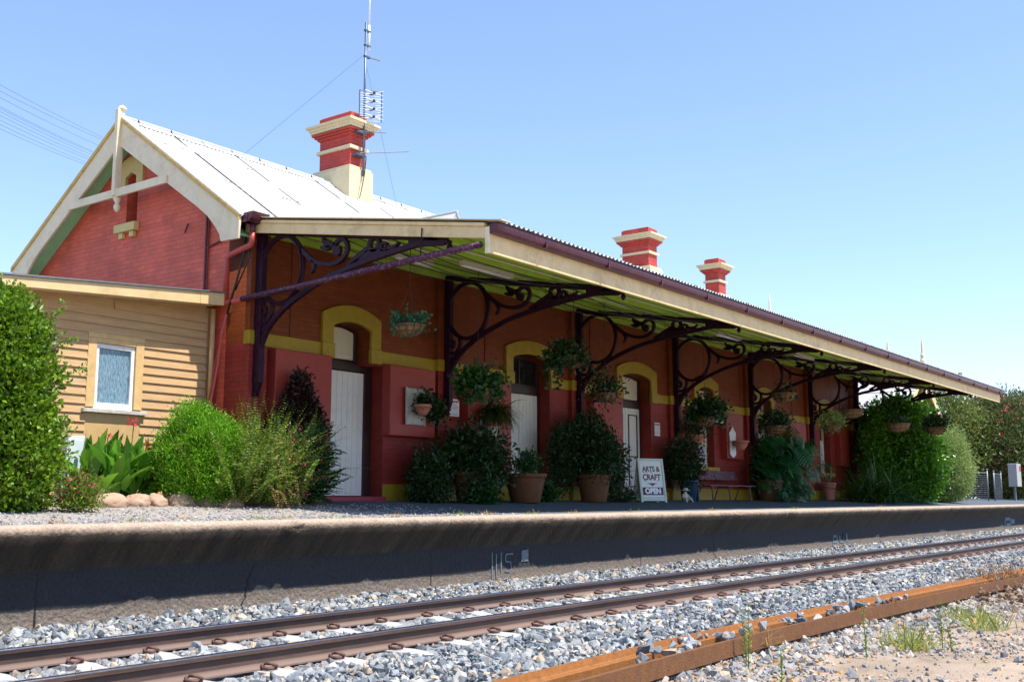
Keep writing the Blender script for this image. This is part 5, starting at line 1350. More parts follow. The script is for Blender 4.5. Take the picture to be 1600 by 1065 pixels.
potted('potted_plant', 21.65, 13.75, .40, .64, m_terra, 'large round dark shrub in a clay tub hiding half of the third door', [('foliage', [crown(4200, (21.85, 13.95, 1.2), (.80, .58, .72), 37, .075, .03, .36, .45, 10, .35), crown(1700, (22.6, 13.9, .75), (.42, .38, .6), 38, .075, .028, .4, .4, 9, .1, zmin=-.05), crown(1200, (20.9, 14.15, .9), (.33, .28, .8), 39, .075, .028, .4, .4, 9, .3), crown(350, (21.75, 13.5, .62), (.45, .15, .2), 391, .08, .03, .4, .3, 8, -.8)], L_dark),
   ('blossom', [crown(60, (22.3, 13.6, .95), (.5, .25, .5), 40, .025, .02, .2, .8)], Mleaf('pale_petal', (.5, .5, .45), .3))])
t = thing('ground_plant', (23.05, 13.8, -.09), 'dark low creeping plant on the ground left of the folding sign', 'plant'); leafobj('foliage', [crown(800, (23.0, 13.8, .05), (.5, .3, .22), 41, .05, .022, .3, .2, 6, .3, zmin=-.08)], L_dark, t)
potted('potted_plant', 26.9, 14.0, .27, .58, m_bluepot, 'dark flowering plant in a blue glazed pot behind the small statue', [('foliage', [crown(2300, (26.75, 14.0, .98), (.50, .42, .64), 42, .08, .03, .4, .4, 9, .4)], L_dark), ('blossom', [crown(60, (26.85, 13.9, 1.0), (.5, .4, .6), 43, .04, .036, .2, .85)], L_pink)])
# split leaf philodendron
def monstera(n, seed, c, spread, hmax):
    rs = np.random.RandomState(seed); Vs, Fs, Ts = [], [], []; o = 0; st_ = []
    for i in range(n):
        z = rs.uniform(.25, hmax); k = 1 - .45 * abs(z / hmax - .4)
        p = np.array([c[0] + rs.normal(0, spread * k), c[1] - .05 + rs.normal(0, .32), c[2] + z]); s = rs.uniform(.26, .46)
        d = unit(np.array([p[0] - c[0] + rs.normal(0, .3), -.55 + rs.normal(0, .35), -.75 + rs.normal(0, .45)])); nn = unit(np.array([rs.normal(0, .35), -1, .7 + rs.normal(0, .3)])); sd = unit(np.cross(d, nn)); nn = np.cross(sd, d)
        rows = 8
        for j in range(rows):
            u = j / rows; wd = s * (math.sin(math.pi * min(1, (u * .82 + .16))) ** .7) * .85
            for sg in (-1, 1):
                a = p + d * s * (u * 1.5); b = p + d * s * (u * 1.5 + .13); tipa = p + d * s * (u * 1.5 + .10 + .1) + sd * sg * wd - nn * wd * .25; tipb = p + d * s * (u * 1.5 + .17 + .08) + sd * sg * wd * .92 - nn * wd * .25
                ma = a + (tipa - a) * .5 + nn * .03; mb_ = b + (tipb - b) * .5 + nn * .03
                Vs.append(np.stack([a, b, ma, mb_, tipa, tipb])); Fs.append(np.array([[0, 1, 3], [0, 3, 2], [2, 3, 5], [2, 5, 4]]) + o); o += 6
                Ts.append(np.full(6, np.clip(rs.normal(.5, .12) + (i * 37 % 10) * .05 - .22, 0, 1)))
        st_.append(((c[0] + rs.normal(0, .1), c[1], c[2] + .3), tuple(p)))
    return (np.concatenate(Vs), np.concatenate(Fs), np.concatenate(Ts)), st_
t = potted('potted_plant', 32.2, 13.95, .42, .66, m_terra, 'huge split leaf philodendron with drooping glossy leaves in a clay tub', [])
arr, ss = monstera(150, 44, (33.0, 13.75, -.1), .80, 2.1)
leafobj('leaf', [arr, crown(2600, (33.0, 14.1, .9), (1.15, .35, .95), 45, .12, .05, .2, .3, 5, .2, zmin=-.05)], L_mon, t); stems(ss[:30], .014, M('green_stem', (.08, .2, .03), .5), t, 'leaf_stalk')
rs = np.random.RandomState(46); n = 46
t = thing('staghorn_plant', (34.6, 13.7, .0), 'pale strappy staghorn plant fanning out above the philodendron', 'plant')
P = np.array([[34.3, 13.8, 1.25]]) + rs.normal(size=(n, 3)) * .08; D = np.stack([rs.normal(.35, .6, n), rs.normal(-.3, .4, n), rs.uniform(.1, 1, n)], -1)
leafobj('leaf_blade', [blades(P, D, rs.uniform(.5, .95, n), .10, rs.uniform(.2, 1.2, n), rs, 5)], L_stag, t); stems([((34.5, 13.9, -.1), (34.3, 13.8, 1.25))], .05, m_bark, t)
rs = np.random.RandomState(47); n = 16; P = np.array([[38.05, 14.2, .58]]) + rs.normal(size=(n, 3)) * .05; D = np.stack([rs.normal(0, .7, n), rs.normal(-.1, .5, n), np.ones(n)], -1)
potted('potted_plant', 38.05, 14.2, .24, .62, m_terra_l, 'spiky agave like plant in a square shouldered clay pot near the far end', [('leaf_blade', [blades(P, D, rs.uniform(.4, .75, n), .06, rs.uniform(.3, 1.6, n), rs, 5)], L_stag)])
# big grassy fern clump
rs = np.random.RandomState(48); n = 520; P = np.stack([rs.normal(38.9, .45, n), rs.normal(12.9, .3, n), np.full(n, -.12)], -1); D = np.stack([rs.normal(0, .65, n), rs.normal(-.15, .6, n), np.ones(n)], -1)
t = thing('strap_leaf_clump', (38.9, 12.9, -.14), 'big dark clump of arching strap leaves on the platform near the far end', 'plant')
leafobj('leaf_blade', [blades(P, D, rs.uniform(.9, 1.95, n), .05, rs.uniform(.6, 2.2, n), rs, 6)], Mleaf('strap_leaf', (.04, .105, .02), .55, .4, .3), t)
# tall hedge past the end of the building
t = thing('tall_hedge', (42.6, 12.9, -.14), 'tall glossy green hedge beyond the end of the station, its sunlit side bright', 'hedge')
leafobj('foliage', [crown(6500, (42.7, 12.9, 1.25), (1.5, 1.4, 1.5), 50, .13, .07, .26, .7, 10, .4, 6, zmin=-.1), crown(6000, (42.6, 13.1, 2.45), (1.45, 1.3, 1.35), 51, .13, .07, .28, .66, 10, .5, 6), crown(2500, (43.0, 13.1, 1.9), (1.2, 1.0, 1.9), 511, .13, .07, .1, .1, 6, .3), crown(2500, (43.7, 12.7, .6), (.75, .7, .8), 521, .095, .055, .2, .6, 6, .4, zmin=-.1), crown(4200, (41.2, 13.5, 1.5), (.9, .6, 1.7), 52, .09, .05, .2, .6, 6, .4, zmin=-.1)], Mleaf('glossy_hedge_leaf', (.062, .20, .015), .62, .3, .35), t)
stems([((42.3, 13.2, -.2), (42, 13.2, 2)), ((42.4, 13.1, -.2), (42.9, 13.2, 2.4))], .06, m_bark, t)
t = thing('grey_bush', (46.3, 12.5, -.17), 'pale grey green rounded bush standing right of the tall hedge', 'bush')
leafobj('foliage', [crown(13000, (46.5, 12.5, 1.15), (1.3, 1.15, 1.35), 53, .07, .022, .12, .75, 6, .4, 5, zmin=-.12), crown(5000, (46.4, 12.5, 2.0), (1.08, 1.0, 1.0), 54, .07, .022, .15, .7, 6, .5, 5)], L_grey, t)
leafobj('inner_foliage', [crown(3000, (46.5, 12.5, 1.0), (.95, .85, 1.3), 531, .1, .05, .1, .1, 6, .3, zmin=-.1)], L_grey, t)
stems([((46.5, 12.5, -.2), (46.4, 12.5, 1.6))], .05, m_bark, t)
def oleander(c, rad, seed, label, n=14000):
    t = thing('oleander_tree', (c[0], c[1], -.1), label, 'tree', 'oleanders beyond the platform end')
    leafobj('crown', [crown(n, c, rad, seed, .20, .055, .2, .72, 8, .5, 5, zmin=.05), crown(n // 3, (c[0] + rad[0] * .2, c[1], c[2] + rad[2] * .45), (rad[0] * .7, rad[1] * .7, rad[2] * .7), seed + 1, .2, .055, .3, .6, 8, .6, 5)], L_oleander, t)
    leafobj('blossom', [crown(420, c, (rad[0] * 1.03, rad[1] * 1.03, rad[2] * 1.03), seed + 2, .11, .09, .2, .93, 3, .5, 5, zmin=.3)], L_pink, t)
    stems([((c[0] + dx, c[1], -.3), (c[0] + dx * 2, c[1], c[2])) for dx in (-.5, 0, .5)], .1, m_bark, t, 'trunk')
oleander((67, 15.3, 2.8), (3.0, 3.0, 2.9), 60, 'oleander tree with pink flowers nearest the wire gate')
oleander((76, 15.0, 3.0), (3.5, 3.4, 3.3), 64, 'oleander tree with pink flowers behind the metal box on a post')
oleander((88, 15.5, 3.0), (3.8, 3.8, 3.4), 68, 'oleander tree with pink flowers at the right edge')
t = thing('background_tree', (64.5, 17, -.1), 'pale green tree rising behind the outbuilding and the oleanders', 'tree')
leafobj('crown', [crown(7000, (64.5, 17.0, 3.0), (2.7, 2.4, 3.0), 72, .2, .07, .25, .6, 8, .5, 4)], Mleaf('pale_tree_leaf', (.13, .19, .05), .4), t); stems([((64.5, 17, -.3), (64.5, 17, 3.2))], .16, m_bark, t, 'trunk')

# ------------------------------------------------------------------ hanging baskets
HB = 'hanging baskets under the awning'
def basket(x, y, z, r, label, arrays, mat, wires=True, htop=None):
    """z: rim height"""
    r *= .92
    t = thing('hanging_basket', (x, y, z - r * .72), label, 'hanging basket', HB)
    mb = MB(); prof = [(r * .12, -r * .72), (r * .45, -r * .66), (r * .75, -r * .45), (r * .94, -r * .16), (r, 0), (r * .93, .0), (r * .8, -r * .1), (0, -r * .12)]
    mb.lathe(prof, (x, y, z), 26, cap=False); mb.f.append(tuple(range(26))[::-1])
    rr = np.random.RandomState(int(x * 10)); mb.v = [(a + rr.normal() * .008, b + rr.normal() * .008, c + rr.normal() * .008) for a, b, c in mb.v]
    bw = part('basket_bowl', mb, m_coir, t, smooth=True)
    mb = MB()
    for k in range(12):
        a = k * math.pi / 6; mb.tube([(x + q * 1.03 * math.cos(a), y + q * 1.03 * math.sin(a), z + zz) for q, zz in ((r * .2, -r * .73), (r * .47, -r * .67), (r * .77, -r * .46), (r * .95, -r * .16), (r, .0))], .005, 4)
    for q, zz in ((1.02, 0), (.98, -.17), (.79, -.47)): mb.tube([(x + r * q * math.cos(a), y + r * q * math.sin(a), z + r * zz) for a in np.linspace(0, 2 * math.pi, 25)], .006, 4)
    part('wire_frame', mb, m_wire, bw)
    top = awnz(y) - .12; hz = min(z + .62, top - .05)
    mb = MB()
    for k in range(3):
        a = k * 2.094 + .4; mb.tube([(x + r * math.cos(a), y + r * math.sin(a), z), (x, y, hz)], .0045, 4)
    mb.tube([(x, y, hz), (x, y, top)], .006, 4)
    part('hanging_chain', mb, m_wire, t)
    if arrays: leafobj('foliage', arrays, mat, t)
    return t
rs = np.random.RandomState(80)
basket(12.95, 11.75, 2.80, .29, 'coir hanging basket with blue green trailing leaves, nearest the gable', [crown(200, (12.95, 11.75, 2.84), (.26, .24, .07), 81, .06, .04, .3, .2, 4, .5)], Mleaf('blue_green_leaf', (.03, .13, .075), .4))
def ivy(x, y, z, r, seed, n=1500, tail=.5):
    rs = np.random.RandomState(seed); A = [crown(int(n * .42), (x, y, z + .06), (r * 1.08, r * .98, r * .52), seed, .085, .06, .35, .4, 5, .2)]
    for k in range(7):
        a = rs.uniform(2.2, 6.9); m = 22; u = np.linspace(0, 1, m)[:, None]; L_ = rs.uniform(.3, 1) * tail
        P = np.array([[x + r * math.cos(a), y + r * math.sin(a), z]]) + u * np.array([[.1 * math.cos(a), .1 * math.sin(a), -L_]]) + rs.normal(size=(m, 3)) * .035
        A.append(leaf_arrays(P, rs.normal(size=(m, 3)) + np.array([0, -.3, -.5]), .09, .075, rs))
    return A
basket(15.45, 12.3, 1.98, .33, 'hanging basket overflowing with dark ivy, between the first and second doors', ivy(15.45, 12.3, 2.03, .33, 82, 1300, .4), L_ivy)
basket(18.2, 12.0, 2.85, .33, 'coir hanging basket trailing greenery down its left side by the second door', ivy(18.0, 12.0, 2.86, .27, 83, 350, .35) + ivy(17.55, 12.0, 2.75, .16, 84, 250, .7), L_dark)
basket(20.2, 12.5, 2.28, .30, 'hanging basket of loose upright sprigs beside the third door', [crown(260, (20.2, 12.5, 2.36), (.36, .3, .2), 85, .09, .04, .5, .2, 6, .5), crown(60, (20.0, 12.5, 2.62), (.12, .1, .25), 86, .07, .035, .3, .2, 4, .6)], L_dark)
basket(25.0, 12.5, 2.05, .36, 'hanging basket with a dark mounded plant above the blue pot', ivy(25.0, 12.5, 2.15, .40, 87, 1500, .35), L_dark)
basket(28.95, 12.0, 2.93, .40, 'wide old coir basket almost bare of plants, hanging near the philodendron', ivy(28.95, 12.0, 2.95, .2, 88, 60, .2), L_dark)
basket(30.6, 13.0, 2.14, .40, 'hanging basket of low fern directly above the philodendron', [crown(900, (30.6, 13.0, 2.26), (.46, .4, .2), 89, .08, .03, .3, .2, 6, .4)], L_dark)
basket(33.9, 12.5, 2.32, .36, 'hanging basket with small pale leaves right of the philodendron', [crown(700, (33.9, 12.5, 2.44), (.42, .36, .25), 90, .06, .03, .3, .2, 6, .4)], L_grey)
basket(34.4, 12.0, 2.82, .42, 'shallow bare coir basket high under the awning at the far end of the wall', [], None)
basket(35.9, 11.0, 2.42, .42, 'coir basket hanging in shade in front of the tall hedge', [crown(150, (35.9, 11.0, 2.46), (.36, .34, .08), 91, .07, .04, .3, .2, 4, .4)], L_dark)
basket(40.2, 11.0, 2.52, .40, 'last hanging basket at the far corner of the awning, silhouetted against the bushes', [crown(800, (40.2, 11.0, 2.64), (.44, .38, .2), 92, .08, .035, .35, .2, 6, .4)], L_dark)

# ------------------------------------------------------------------ planters fixed to the wall
def wall_pot(x, y, z, r, label, back=None, arrays=None, mat=L_ivy, potmat=None):
    t = thing('wall_planter', (x, y, z), label, 'wall planter', 'planters fixed to the station wall')
    mb = MB(); mb.lathe([(r * .45, -r * .95), (r * .75, -r * .5), (r, 0), (r * 1.08, .0), (r * 1.08, .05), (r * .92, .05), (0, .02)], (x, y, z), 20, cap=False); mb.f.append(tuple(range(20))[::-1])
    part('pot', mb, potmat or m_terra_l, t, smooth=True)
    if back == 'lattice':
        m_w = M('dirty_white_slats', (.42, .40, .36), .7, .2, 9, .2, dirt=(.2, .17, .13), dscale=7, damt=.7); mb = MB()
        mb.box(x - .28, x + .28, y + r + .032, y + r + .04, z - .34, z + .38)
        for k in range(6): mb.box(x - .29, x + .29, y + r + .02, y + r + .031, z - .33 + k * .12, z - .33 + k * .12 + .102)
        for xx in (-.29, .25): mb.box(x + xx, x + xx + .04, y + r + .002, y + r + .019, z - .35, z + .40)
        part('backboard', mb, m_w, t)
    if back == 'scroll':
        p = [(x - .2, z - .35), (x - .1, z - .42), (x, z - .46), (x + .1, z - .42), (x + .2, z - .35), (x + .17, z), (x + .22, z + .3), (x + .1, z + .38), (x, z + .5), (x - .1, z + .38), (x - .22, z + .3), (x - .17, z)]
        part('backboard', plate([p], .03, 'y', y + r + .01), m_whitemetal, t, fix=False, bevel=.006)
    if arrays: leafobj('foliage', arrays, mat, t)
    return t
yb = YW - .22
wall_pot(16.03, yb - .25, 1.78, .17, 'terracotta planter with trailing ivy on a white slatted board', 'lattice', [crown(260, (16.25, yb - .2, 1.86), (.25, .12, .12), 94, .07, .05, .3, .2, 5, .2), crown(160, (16.55, yb - .15, 1.74), (.2, .1, .14), 95, .07, .05, .3, .3, 5, -.2)], L_dark)
rs = np.random.RandomState(96); n = 420; P = np.array([[18.35, yb - .2, 1.78]]) + rs.normal(size=(n, 3)) * np.array([.1, .07, .03]); D = np.stack([rs.normal(0, .6, n), rs.normal(-.35, .4, n), np.ones(n) * .75], -1)
t = wall_pot(18.35, yb - .2, 1.72, .20, 'wall planter with a thick mop of drooping grassy leaves above a white cone', None, [blades(P, D, rs.uniform(.4, .85, n), .025, rs.uniform(1.4, 3.4, n), rs, 6)], L_grass)
mb = MB(); mb.lathe([(.02, -.55), (.08, -.4), (.18, -.2)], (18.35, yb - .2, 1.72), 16); part('cone', mb, m_offw, t, smooth=True)
wall_pot(30.55, yb - .30, 1.68, .24, 'terracotta half round planter on an ornate white backboard right of the window', 'scroll')
wall_pot(27.7, 14.15, 1.72, .26, 'pale terracotta pot with dark fern leaves left of the mesh window', None, [crown(500, (27.75, 14.15, 1.98), (.5, .3, .25), 97, .08, .03, .3, .2, 6, .4)], L_dark)
mb = MB(); mb.box(27.66, 27.74, 14.1, 14.2, -.07, 1.5)
solo('plant_stand', mb, m_brown, (27.7, 14.15, -.07), 'dark wooden post carrying the pale terracotta pot by the mesh window', 'post', bevel=.01)
t = thing('white_wall_box', (29.75, 14.5, 2.25), 'white framed box with a dark screen fixed high on the wall beside the mesh window', 'box')
mb = MB(); mb.box(29.48, 30.06, 14.40, YW - .003, 2.24, 2.78); part('housing', mb, m_whitemetal, t, bevel=.01)
mb = MB(); mb.box(29.54, 30.0, 14.392, 14.398, 2.32, 2.72); part('screen', mb, M('grey_grille', (.25, .26, .27), .5, .2, 40), t)

# ------------------------------------------------------------------ warning notices
def notice(x, y, z0, z1, label, head=True):
    wd = .30; t = thing('warning_notice', (x, y, z0), label, 'notice', 'warning notices on the wall')
    mb = MB(); mb.box(x - wd / 2, x + wd / 2, y - .008, y, z0, z1); part('board', mb, m_signwh, t)
    me = text_mesh('WARNING', .072, .003, .002, .82); me.transform(Matrix.Translation((x, y - .0105, z1 - .055)) @ Matrix.Rotation(math.pi / 2, 4, 'X')); part('lettering', me, m_signred, t, fix=False)
    mb = MB(); rr = random.Random(int(x))
    z = z1 - .115
    while z > z0 + .02:
        xx = x - wd / 2 + .02
        while xx < x + wd / 2 - .05:
            l = rr.uniform(.02, .06); mb.box(xx, min(xx + l, x + wd / 2 - .015), y - .0105, y - .0082, z, z + .010); xx += l + .012
        z -= .026 if rr.random() < .8 else .045
    part('small_print', mb, m_signm, t)
notice(17.42, YW - .125, 1.70, 2.06, 'white warning notice with red heading on the pilaster right of the lattice planter')
notice(26.30, YW - .012, 1.70, 2.06, 'white warning notice with red heading right of the third door')
notice(40.9 + .25, YW - .012, 1.66, 2.04, 'white warning notice with red heading near the far corner of the station')

# ------------------------------------------------------------------ folding sign
ang = R(-27)
t = thing('folding_sign', (24.15, 13.55, zplat(13.55)), 'green white folding board lettered ARTS & CRAFT OPEN standing on the platform', 'sign', rz=ang)
tl = Matrix.Rotation(R(-9), 4, 'X')
def tilt(mb_or_me, name, mat, parent, **kw):
    me = mb_or_me.mesh(name) if isinstance(mb_or_me, MB) else mb_or_me
    me.transform(tl); fixn(me); return link(name, me, mat, parent, (0, 0, 0), **kw)
mb = MB(); w2, h = .385, 1.12
mb.box(-w2, -w2 + .06, -.025, .025, .0, h); mb.box(w2 - .06, w2, -.025, .025, .0, h); mb.box(-w2 + .061, w2 - .061, -.024, .024, .04, .15); mb.box(-w2 + .061, w2 - .061, -.024, .024, h - .06, h)
fr = tilt(mb, 'front_frame', m_signw, t, bevel=.006)
mb = MB(); mb.box(-w2 + .061, w2 - .061, -.008, .008, .151, h - .061); pn = tilt(mb, 'front_panel', m_signp, t)
def letters(txt, size, x, z, mat, name, y=-.0105, bold=.004, sx=1.0):
    me = text_mesh(txt, size, .004, bold, sx); me.transform(Matrix.Translation((x, y, z)) @ Matrix.Rotation(math.pi / 2, 4, 'X')); return tilt(me, name, mat, pn)
letters('ARTS &', .185, 0, .845, m_signm, 'lettering', bold=.005, sx=.86)
letters('CRAFT', .205, 0, .635, m_signm, 'lettering', bold=.006, sx=.86)
mb = MB()
for cx_, cz_ in ((-.225, .76), (-.14, .76), (.0, .76), (-.2, .545), (.18, .545)): mb.box(cx_ - .035, cx_ + .035, -.0125, -.0085, cz_, cz_ + .011)
tilt(mb, 'lettering_serif', m_signm, pn)
mb = MB(); mb.prism([(-.14, .49), (.14, .49), (.14, .482), (.08, .468), (.0, .42), (-.08, .468), (-.14, .482)], 'y', -.012, -.0085); tilt(mb, 'ornament', m_signm, pn)
mb = MB(); mb.box(-.305, .305, -.013, -.0085, .19, .385); tilt(mb, 'open_panel', m_signm, pn)
letters('OPEN', .19, 0, .287, m_signwh, 'lettering', -.0155, .010, .95)
me = None
mb = MB(); mb.box(-w2, -w2 + .05, -.02, .02, 0, 1.09); mb.box(w2 - .05, w2, -.02, .02, 0, 1.09); mb.box(-w2 + .051, w2 - .051, -.012, .012, .1, 1.05)
me = mb.mesh('back_board'); me.transform(Matrix.Translation((0, .38, 0)) @ Matrix.Rotation(R(11), 4, 'X')); link('back_board', me, m_signw, t)

# ------------------------------------------------------------------ bench
t = thing('platform_bench', (29.2, 13.95, zplat(13.95)), 'worn purple slatted bench in front of the mesh window', 'bench')
zb = zplat(13.95); bx0, bx1 = 27.6, 30.7
mb = MB(); mb.prism([(14.20, zb + .62), (14.23, zb + .60), (14.31, zb + .86), (14.28, zb + .88)], 'x', bx0, bx1 - .25); part('backrest', mb, m_bench, t, bevel=.006)
mb = MB()
for k in range(3): mb.box(bx0 + .05, bx1, 13.72 + k * .14, 13.72 + k * .14 + .12, zb + .425, zb + .455)
parts('seat_slat', mb, m_bench, t, bevel=.005)
for x in (bx0 + .25, (bx0 + bx1) / 2 - .2, bx1 - .35):
    mb = MB(); mb.tube([(x, 13.74, zb), (x, 13.78, zb + .42)], .02, 8); part('leg', mb, m_bench, t)
    mb = MB(); mb.tube([(x, 14.26, zb), (x, 14.10, zb + .42), (x, 14.28, zb + .84)], .02, 8); part('leg', mb, m_bench, t)
    mb = MB(); mb.box(x - .018, x + .018, 13.74, 14.12, zb + .395, zb + .423); part('seat_rail', mb, m_bench, t)

# ------------------------------------------------------------------ small seated statue
def skin(name, verts, edges, radii, mat, parent, root=0, sub=2):
    me = bpy.data.meshes.new(name); me.from_pydata(verts, edges, [])
    o = bpy.data.objects.new(name, me); COL.objects.link(o)
    m = o.modifiers.new('skin', 'SKIN'); 
    if not me.skin_vertices: 
        me.attributes  # layer is made by the modifier on evaluation
    lay = me.skin_vertices[0].data if me.skin_vertices else None
    if lay:
        for i, r_ in enumerate(radii): lay[i].radius = (r_, r_)
        lay[root].use_root = True
    s = o.modifiers.new('sub', 'SUBSURF'); s.levels = sub; s.render_levels = sub
    me.materials.append(mat); o.parent = parent
    return o
t = thing('garden_statue', (25.6, 13.42, zplat(13.42)), 'small pale stone child figure in a brimmed hat sitting beside the folding sign', 'statue', rz=R(-30))
import bmesh as _b
def skin_part(name, V, E, RR, mat, parent, root=0):
    me = bpy.data.meshes.new(name); bm = bmesh.new(); lay = bm.verts.layers.skin.verify()
    vs = [bm.verts.new(v) for v in V]
    for a, b in E: bm.edges.new((vs[a], vs[b]))
    for v, r_ in zip(vs, RR): v[lay].radius = (r_, r_)
    vs[root][lay].use_root = True
    bm.to_mesh(me); bm.free()
    o = bpy.data.objects.new(name, me); COL.objects.link(o); o.parent = parent; me.materials.append(mat)
    o.modifiers.new('skin', 'SKIN'); s = o.modifiers.new('sub', 'SUBSURF'); s.levels = 2; s.render_levels = 2
    return o
V = [(0, 0, .06), (0, .01, .14), (0, .015, .21), (0, .01, .25), (0, 0, .295), (-.05, -.03, .07), (-.07, -.13, .12), (-.075, -.17, .02), (.05, -.03, .07), (.075, -.12, .13), (.09, -.19, .03), (-.065, .01, .205), (-.10, -.03, .13), (-.07, -.10, .12), (.065, .01, .205), (.10, -.03, .14), (.075, -.10, .14), (-.075, -.21, .02), (.095, -.23, .03)]
Ed = [(0, 1), (1, 2), (2, 3), (3, 4), (0, 5), (5, 6), (6, 7), (7, 17), (0, 8), (8, 9), (9, 10), (10, 18), (2, 11), (11, 12), (12, 13), (2, 14), (14, 15), (15, 16)]
RR = [.065, .06, .052, .028, .052, .042, .033, .022, .042, .033, .022, .03, .022, .016, .03, .022, .016, .02, .02]
skin_part('figure', V, Ed, RR, m_stat, t)
mb = MB(); mb.lathe([(.12, .315), (.115, .325), (.07, .33), (.065, .36), (.045, .385), (0, .39)], (0, 0, 0), 20); part('hat', mb, m_stat, t, local=True, smooth=True)

# ------------------------------------------------------------------ fence, gate and post box beyond the platform
def wire_panel(x0, y0, x1, y1, z0, z1, label):
    t = thing('wire_fence_panel', (x0, y0, z0), label, 'fence', 'galvanised wire fence panels')
    for x, y, tp in ((x0, y0, .10), (x1, y1, .16)):
        mb = MB(); mb.tube([(x, y, z0), (x, y, z1 + tp)], .036, 10); mb.lathe([(.05, 0), (.045, .04), (0, .06)], (x, y, z1 + tp), 10); part('post', mb, m_galv, t, smooth=True)
    mb = MB()
    for k in range(19):
        u = (k + .5) / 19; mb.tube([(x0 + (x1 - x0) * u, y0 + (y1 - y0) * u, z0 + .1), (x0 + (x1 - x0) * u, y0 + (y1 - y0) * u, z1)], .007, 4)
    for z in np.linspace(z0 + .1, z1, 13): mb.tube([(x0, y0, z), (x1, y1, z)], .008, 4)
    mb.tube([(x0, y0, z1 + .02), (x1, y1, z1 + .02)], .025, 8)
    part('wire_mesh', mb, m_galv, t)
wire_panel(54.0, 13.9, 57.1, 13.3, -.12, 1.22, 'galvanised wire fence panel left of the gap, beside the grey bush')
wire_panel(58.2, 13.25, 62.6, 13.9, -.12, 1.22, 'galvanised wire fence panel right of the gap, leading to the post box')
wire_panel(51.0, 14.2, 53.9, 13.95, -.12, 1.1, 'galvanised wire fence panel partly behind the grey bush')
t = thing('meter_box', (63.4, 13.35, -.12), 'pale grey metal box on a short post with a red sticker at the platform end', 'box')
mb = MB(); mb.box(63.3, 63.45, 13.35, 13.45, -.12, .72); part('post', mb, m_galv, t)
mb = MB(); mb.box(62.95, 63.95, 13.15, 13.6, .62, 1.85); part('housing', mb, M('pale_box_paint', (.36, .35, .33), .5, .06, 5), t, bevel=.02)
mb = MB(); mb.box(63.5, 63.85, 13.138, 13.148, 1.45, 1.72); part('sticker', mb, m_signred, t)
mb = MB(); mb.box(63.92, 64.15, 13.2, 13.4, 1.05, 1.2); part('box_handle', mb, m_galv, t)
# utility pole and wires
t = thing('utility_pole', (84, 21, -.1), 'dark timber utility pole rising behind the awning and oleanders', 'pole')
mb = MB(); mb.tube([(84, 21, -.2), (84, 21, 9.25)], [.2, .15], 12); part('pole_shaft', mb, M('grey_pole', (.14, .13, .125), .8, .2, 6), t, smooth=True)
mb = MB(); mb.box(82.9, 85.1, 20.95, 21.05, 8.6, 8.75); part('crossarm', mb, m_brown, t)
mb = MB()
for x in (83.0, 85.0): mb.lathe([(.05, 0), (.07, .08), (.04, .18), (0, .2)], (x, 21, 8.75), 10)
parts('insulator', mb, m_whitemetal, t)

# ------------------------------------------------------------------ garden bed, weeds, wires, litter
def bz(X, Y):
    return np.interp(Y, [9.7, 11.4, 14.63], [-.252, -.245, -.04]) + .035 * np.clip(np.minimum(Y - 13.35, 15.5 - Y) * 4, -1, 1) * np.clip((12.9 - X) * 2, 0, 1) + .012 * wob(X * 5, Y * 5)
V, F = grid(np.arange(5, 13.3, .08), np.arange(13.3, 15.6, .08), bz)
o = link('garden_soil', np_mesh('garden_soil', V, F), M('dry_garden_soil', (.20, .135, .085), .95, .35, 9, .8, 40, dirt=(.33, .25, .17), dscale=4, damt=.7)); tag(o, 'dry brown soil of the flower bed along the shed', None, kind='structure')
def scatter_platform():
    rs = np.random.RandomState(31); n = 5200; X = rs.uniform(4, 15, n); Y = rs.uniform(10.0, 13.6, n); k = (X > .35 * Y) & (rs.uniform(size=n) < np.clip(1.2 - np.maximum(X - 11.5, 0) * .35, 0, 1)); X, Y = X[k], Y[k]
    P = np.stack([X, Y, pz(X, Y) + .002], -1); S = np.clip(rs.gamma(3, .009, len(X)), .01, .05)
    pal = np.array([[.27, .26, .245], [.36, .34, .30], [.18, .17, .165], [.29, .21, .14]]); C = pal[rs.choice(4, len(P), p=[.4, .25, .2, .15])]
    V, F, C = stones(P, S, C, rs); return np_mesh('platform_gravel', V, F, colors=C)
o = link('platform_gravel', scatter_platform(), m_stone); tag(o, 'pale loose gravel on the platform in front of the shed', None, kind='stuff')
rs = np.random.RandomState(33)
def tuft(name, x, y, z, n, L_, mat, label, cat, group=None, spread=.06, droop=1.2, W=.008):
    P = np.stack([rs.normal(x, spread, n), rs.normal(y, spread, n), np.full(n, z)], -1); D = np.stack([rs.normal(0, .55, n), rs.normal(0, .55, n), np.ones(n)], -1)
    a = blades(P, D, rs.uniform(.5, 1.1, n) * L_, W, rs.uniform(.2, 1.6, n) * droop, rs, 4)
    return tag(leafobj(name, [a], mat, None, (x, y, z)), label, cat, group)
spots = [(6.2, 10.5), (7.0, 10.35), (7.9, 10.6), (8.7, 10.3), (9.35, 10.55), (10.2, 10.4), (11.3, 10.5), (12.6, 10.35), (13.4, 10.5), (14.3, 10.25), (15.6, 10.3), (17.2, 10.15), (20.4, 10.1), (24.8, 10.1), (31, 10.1)]
for i, (x, y) in enumerate(spots):
    tuft('grass_tuft', x, y, float(pz(np.array(x), np.array(y))), 40, .10, [L_dry, L_weed][i % 2], 'small dry grass tuft growing along the edge of the platform paving', 'grass tuft', 'grass tufts along the platform edge', .07, 1.5, .007)
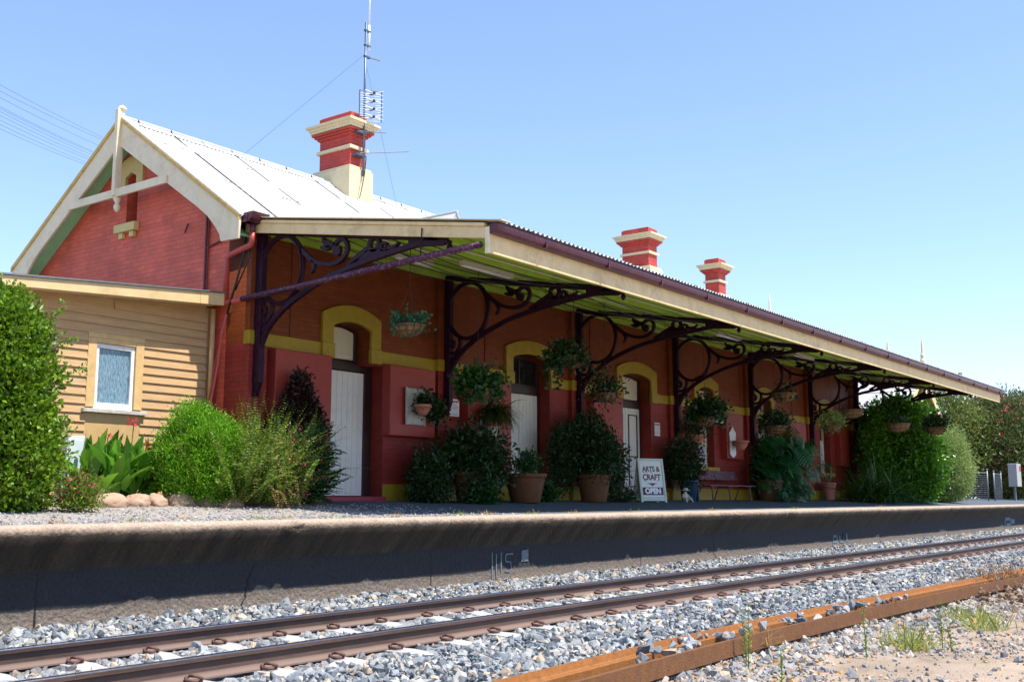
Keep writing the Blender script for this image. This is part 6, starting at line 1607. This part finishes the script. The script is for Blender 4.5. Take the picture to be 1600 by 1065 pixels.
for x, y, n, L_, lab in ((10.6, 3.25, 150, .34, 'bright yellow green weed tuft on the dirt right of the rusty rails'), (12.6, 3.05, 120, .30, 'loose pale green grass patch at the right edge of the dirt'), (13.4, 3.4, 110, .28, 'thin green grass patch behind the yellow green tuft')):
    tuft('weed_tuft', x, y, float(gz(np.array(x), np.array(y))), n, L_, L_weed, lab, 'weed', 'weeds on the dirt', .13, .6, .010)
def stalk(x, y, h, lean, label, mat=L_weed):
    z = float(gz(np.array(x), np.array(y))) if y < 5.5 else -1.3
    t = thing('weed_stalk', (x, y, z), label, 'weed', 'tall thin weeds beside the track')
    pts = [(x, y, z), (x + lean * .3, y, z + h * .4), (x + lean, y + .02, z + h)]
    mb = MB(); mb.tube(pts, [.006, .005, .002], 5); 
    part('stem', mb, M('green_stem', (.08, .2, .03), .5), t)
    n = 70; u = rs.uniform(.08, 1, n); P = np.stack([x + lean * u ** 1.5, np.full(n, y), z + h * u], -1) + rs.normal(size=(n, 3)) * .006
    leafobj('leaf', [leaf_arrays(P, rs.normal(size=(n, 3)) + np.array([0, 0, .7]), .05 * (1.2 - u), .012, rs)], mat, t)
stalk(8.9, 4.12, .46, -.05, 'thin weed stalk standing against the flat foot of the rusty rail, left of the others'); stalk(8.35, 3.85, .52, .08, 'leaning weed stalk rising in front of the rusty rail near the bottom edge')
stalk(9.55, 3.3, .48, -.02, 'single upright weed stalk in the middle of the gravel dirt'); stalk(10.85, 3.02, .45, .03, 'bushy weed stalk right beside the yellow green tuft'); stalk(10.7, 2.9, .3, -.06, 'short weed stalk in front of the bushy one')
stalk(7.95, 3.4, .28, .05, 'small weed stalk close to the bottom edge of the photo')
tuft('dry_weed', 5.95, 7.05, -1.33, 26, .30, L_dry, 'dry straw coloured weed between the rails near the left', 'weed', None, .03, .7, .006)
tuft('dry_weed', 9.6, 4.25, -1.33, 40, .30, L_dry, 'dry straw coloured weed leaning over the rusty rail', 'weed', None, .06, .9, .006)
# clod of dry roots and earth on the far part of the spare rails
P = rs.normal(size=(900, 3)) * np.array([.55, .22, .09]) + np.array([18.6, 4.2, -1.22]); D = rs.normal(size=(900, 3))
o = leafobj('dry_root_heap', [blades(P, D, rs.uniform(.06, .2, 900), .010, 1.0, rs, 4)], Mleaf('dry_root', (.20, .125, .06), .5, .9, .1), None, (18.6, 4.2, -1.35)); tag(o, 'heap of dry brown roots dumped over the far end of the rusty rails', 'debris')
V, F, C = stones(rs.normal(size=(260, 3)) * np.array([1.1, .45, .05]) + np.array([16.6, 3.5, -1.34]), rs.uniform(.03, .12, 260), np.array([[.20, .125, .07]]) * rs.uniform(.6, 1.3, (260, 1)), rs)
o = link('earth_clods', np_mesh('earth_clods', V, F, colors=C), m_stone); tag(o, 'brown earth clods spilled beside the root heap', None, kind='stuff')
mb = MB(); mb.box(-.16, .16, -.09, .09, 0, .025); o = solo('litter', mb, M('blue_plastic', (.05, .28, .55), .4, .1, 5), (17.8, 6.35, -1.27), 'scrap of bright blue plastic lying on the ballast', 'litter', bevel=.01); o.rotation_euler = (.2, .1, .5)
mb = MB(); mb.box(-.2, .2, -.1, .1, 0, .03); o = solo('litter', mb, M('pale_paper', (.7, .62, .62), .7, .1, 5), (22.9, 8.0, -1.27), 'pale scrap of paper lying between the rails', 'litter', bevel=.01); o.rotation_euler = (.15, .1, .2)
WIRES = [((14.91, 36.0, 14.93), (40.42, 60.0, 21.93)), ((14.94, 36.0, 14.6), (40.43, 60.0, 21.86)), ((15.09, 36.0, 14.4), (40.04, 60.0, 21.39)), ((15.3, 36.0, 14.05), (39.51, 60.0, 20.93)), ((15.31, 36.0, 13.96), (39.51, 60.0, 20.87)), ((15.36, 36.0, 13.84), (39.39, 60.0, 20.72)), ((15.47, 36.0, 13.68), (39.12, 60.0, 20.56)), ((15.53, 36.0, 13.45), (38.99, 60.0, 20.48)), ((15.61, 36.0, 13.28), (38.8, 60.0, 20.26)), ((15.67, 36.0, 13.07), (38.67, 60.0, 20.16))]
for i, (a, b) in enumerate(WIRES):
    a = Vector(a); b = Vector(b); pts = [a.lerp(b, u) - Vector((0, 0, .25 * 4 * u * (1 - u) - .22)) for u in np.linspace(0, 1, 11)]
    mb = MB(); mb.tube(pts, .0085, 5); solo('overhead_wire', mb, m_steel_dark, tuple(a), 'thin overhead wire in a bundle running behind the gable of the station', 'wire', 'overhead wires behind the gable')
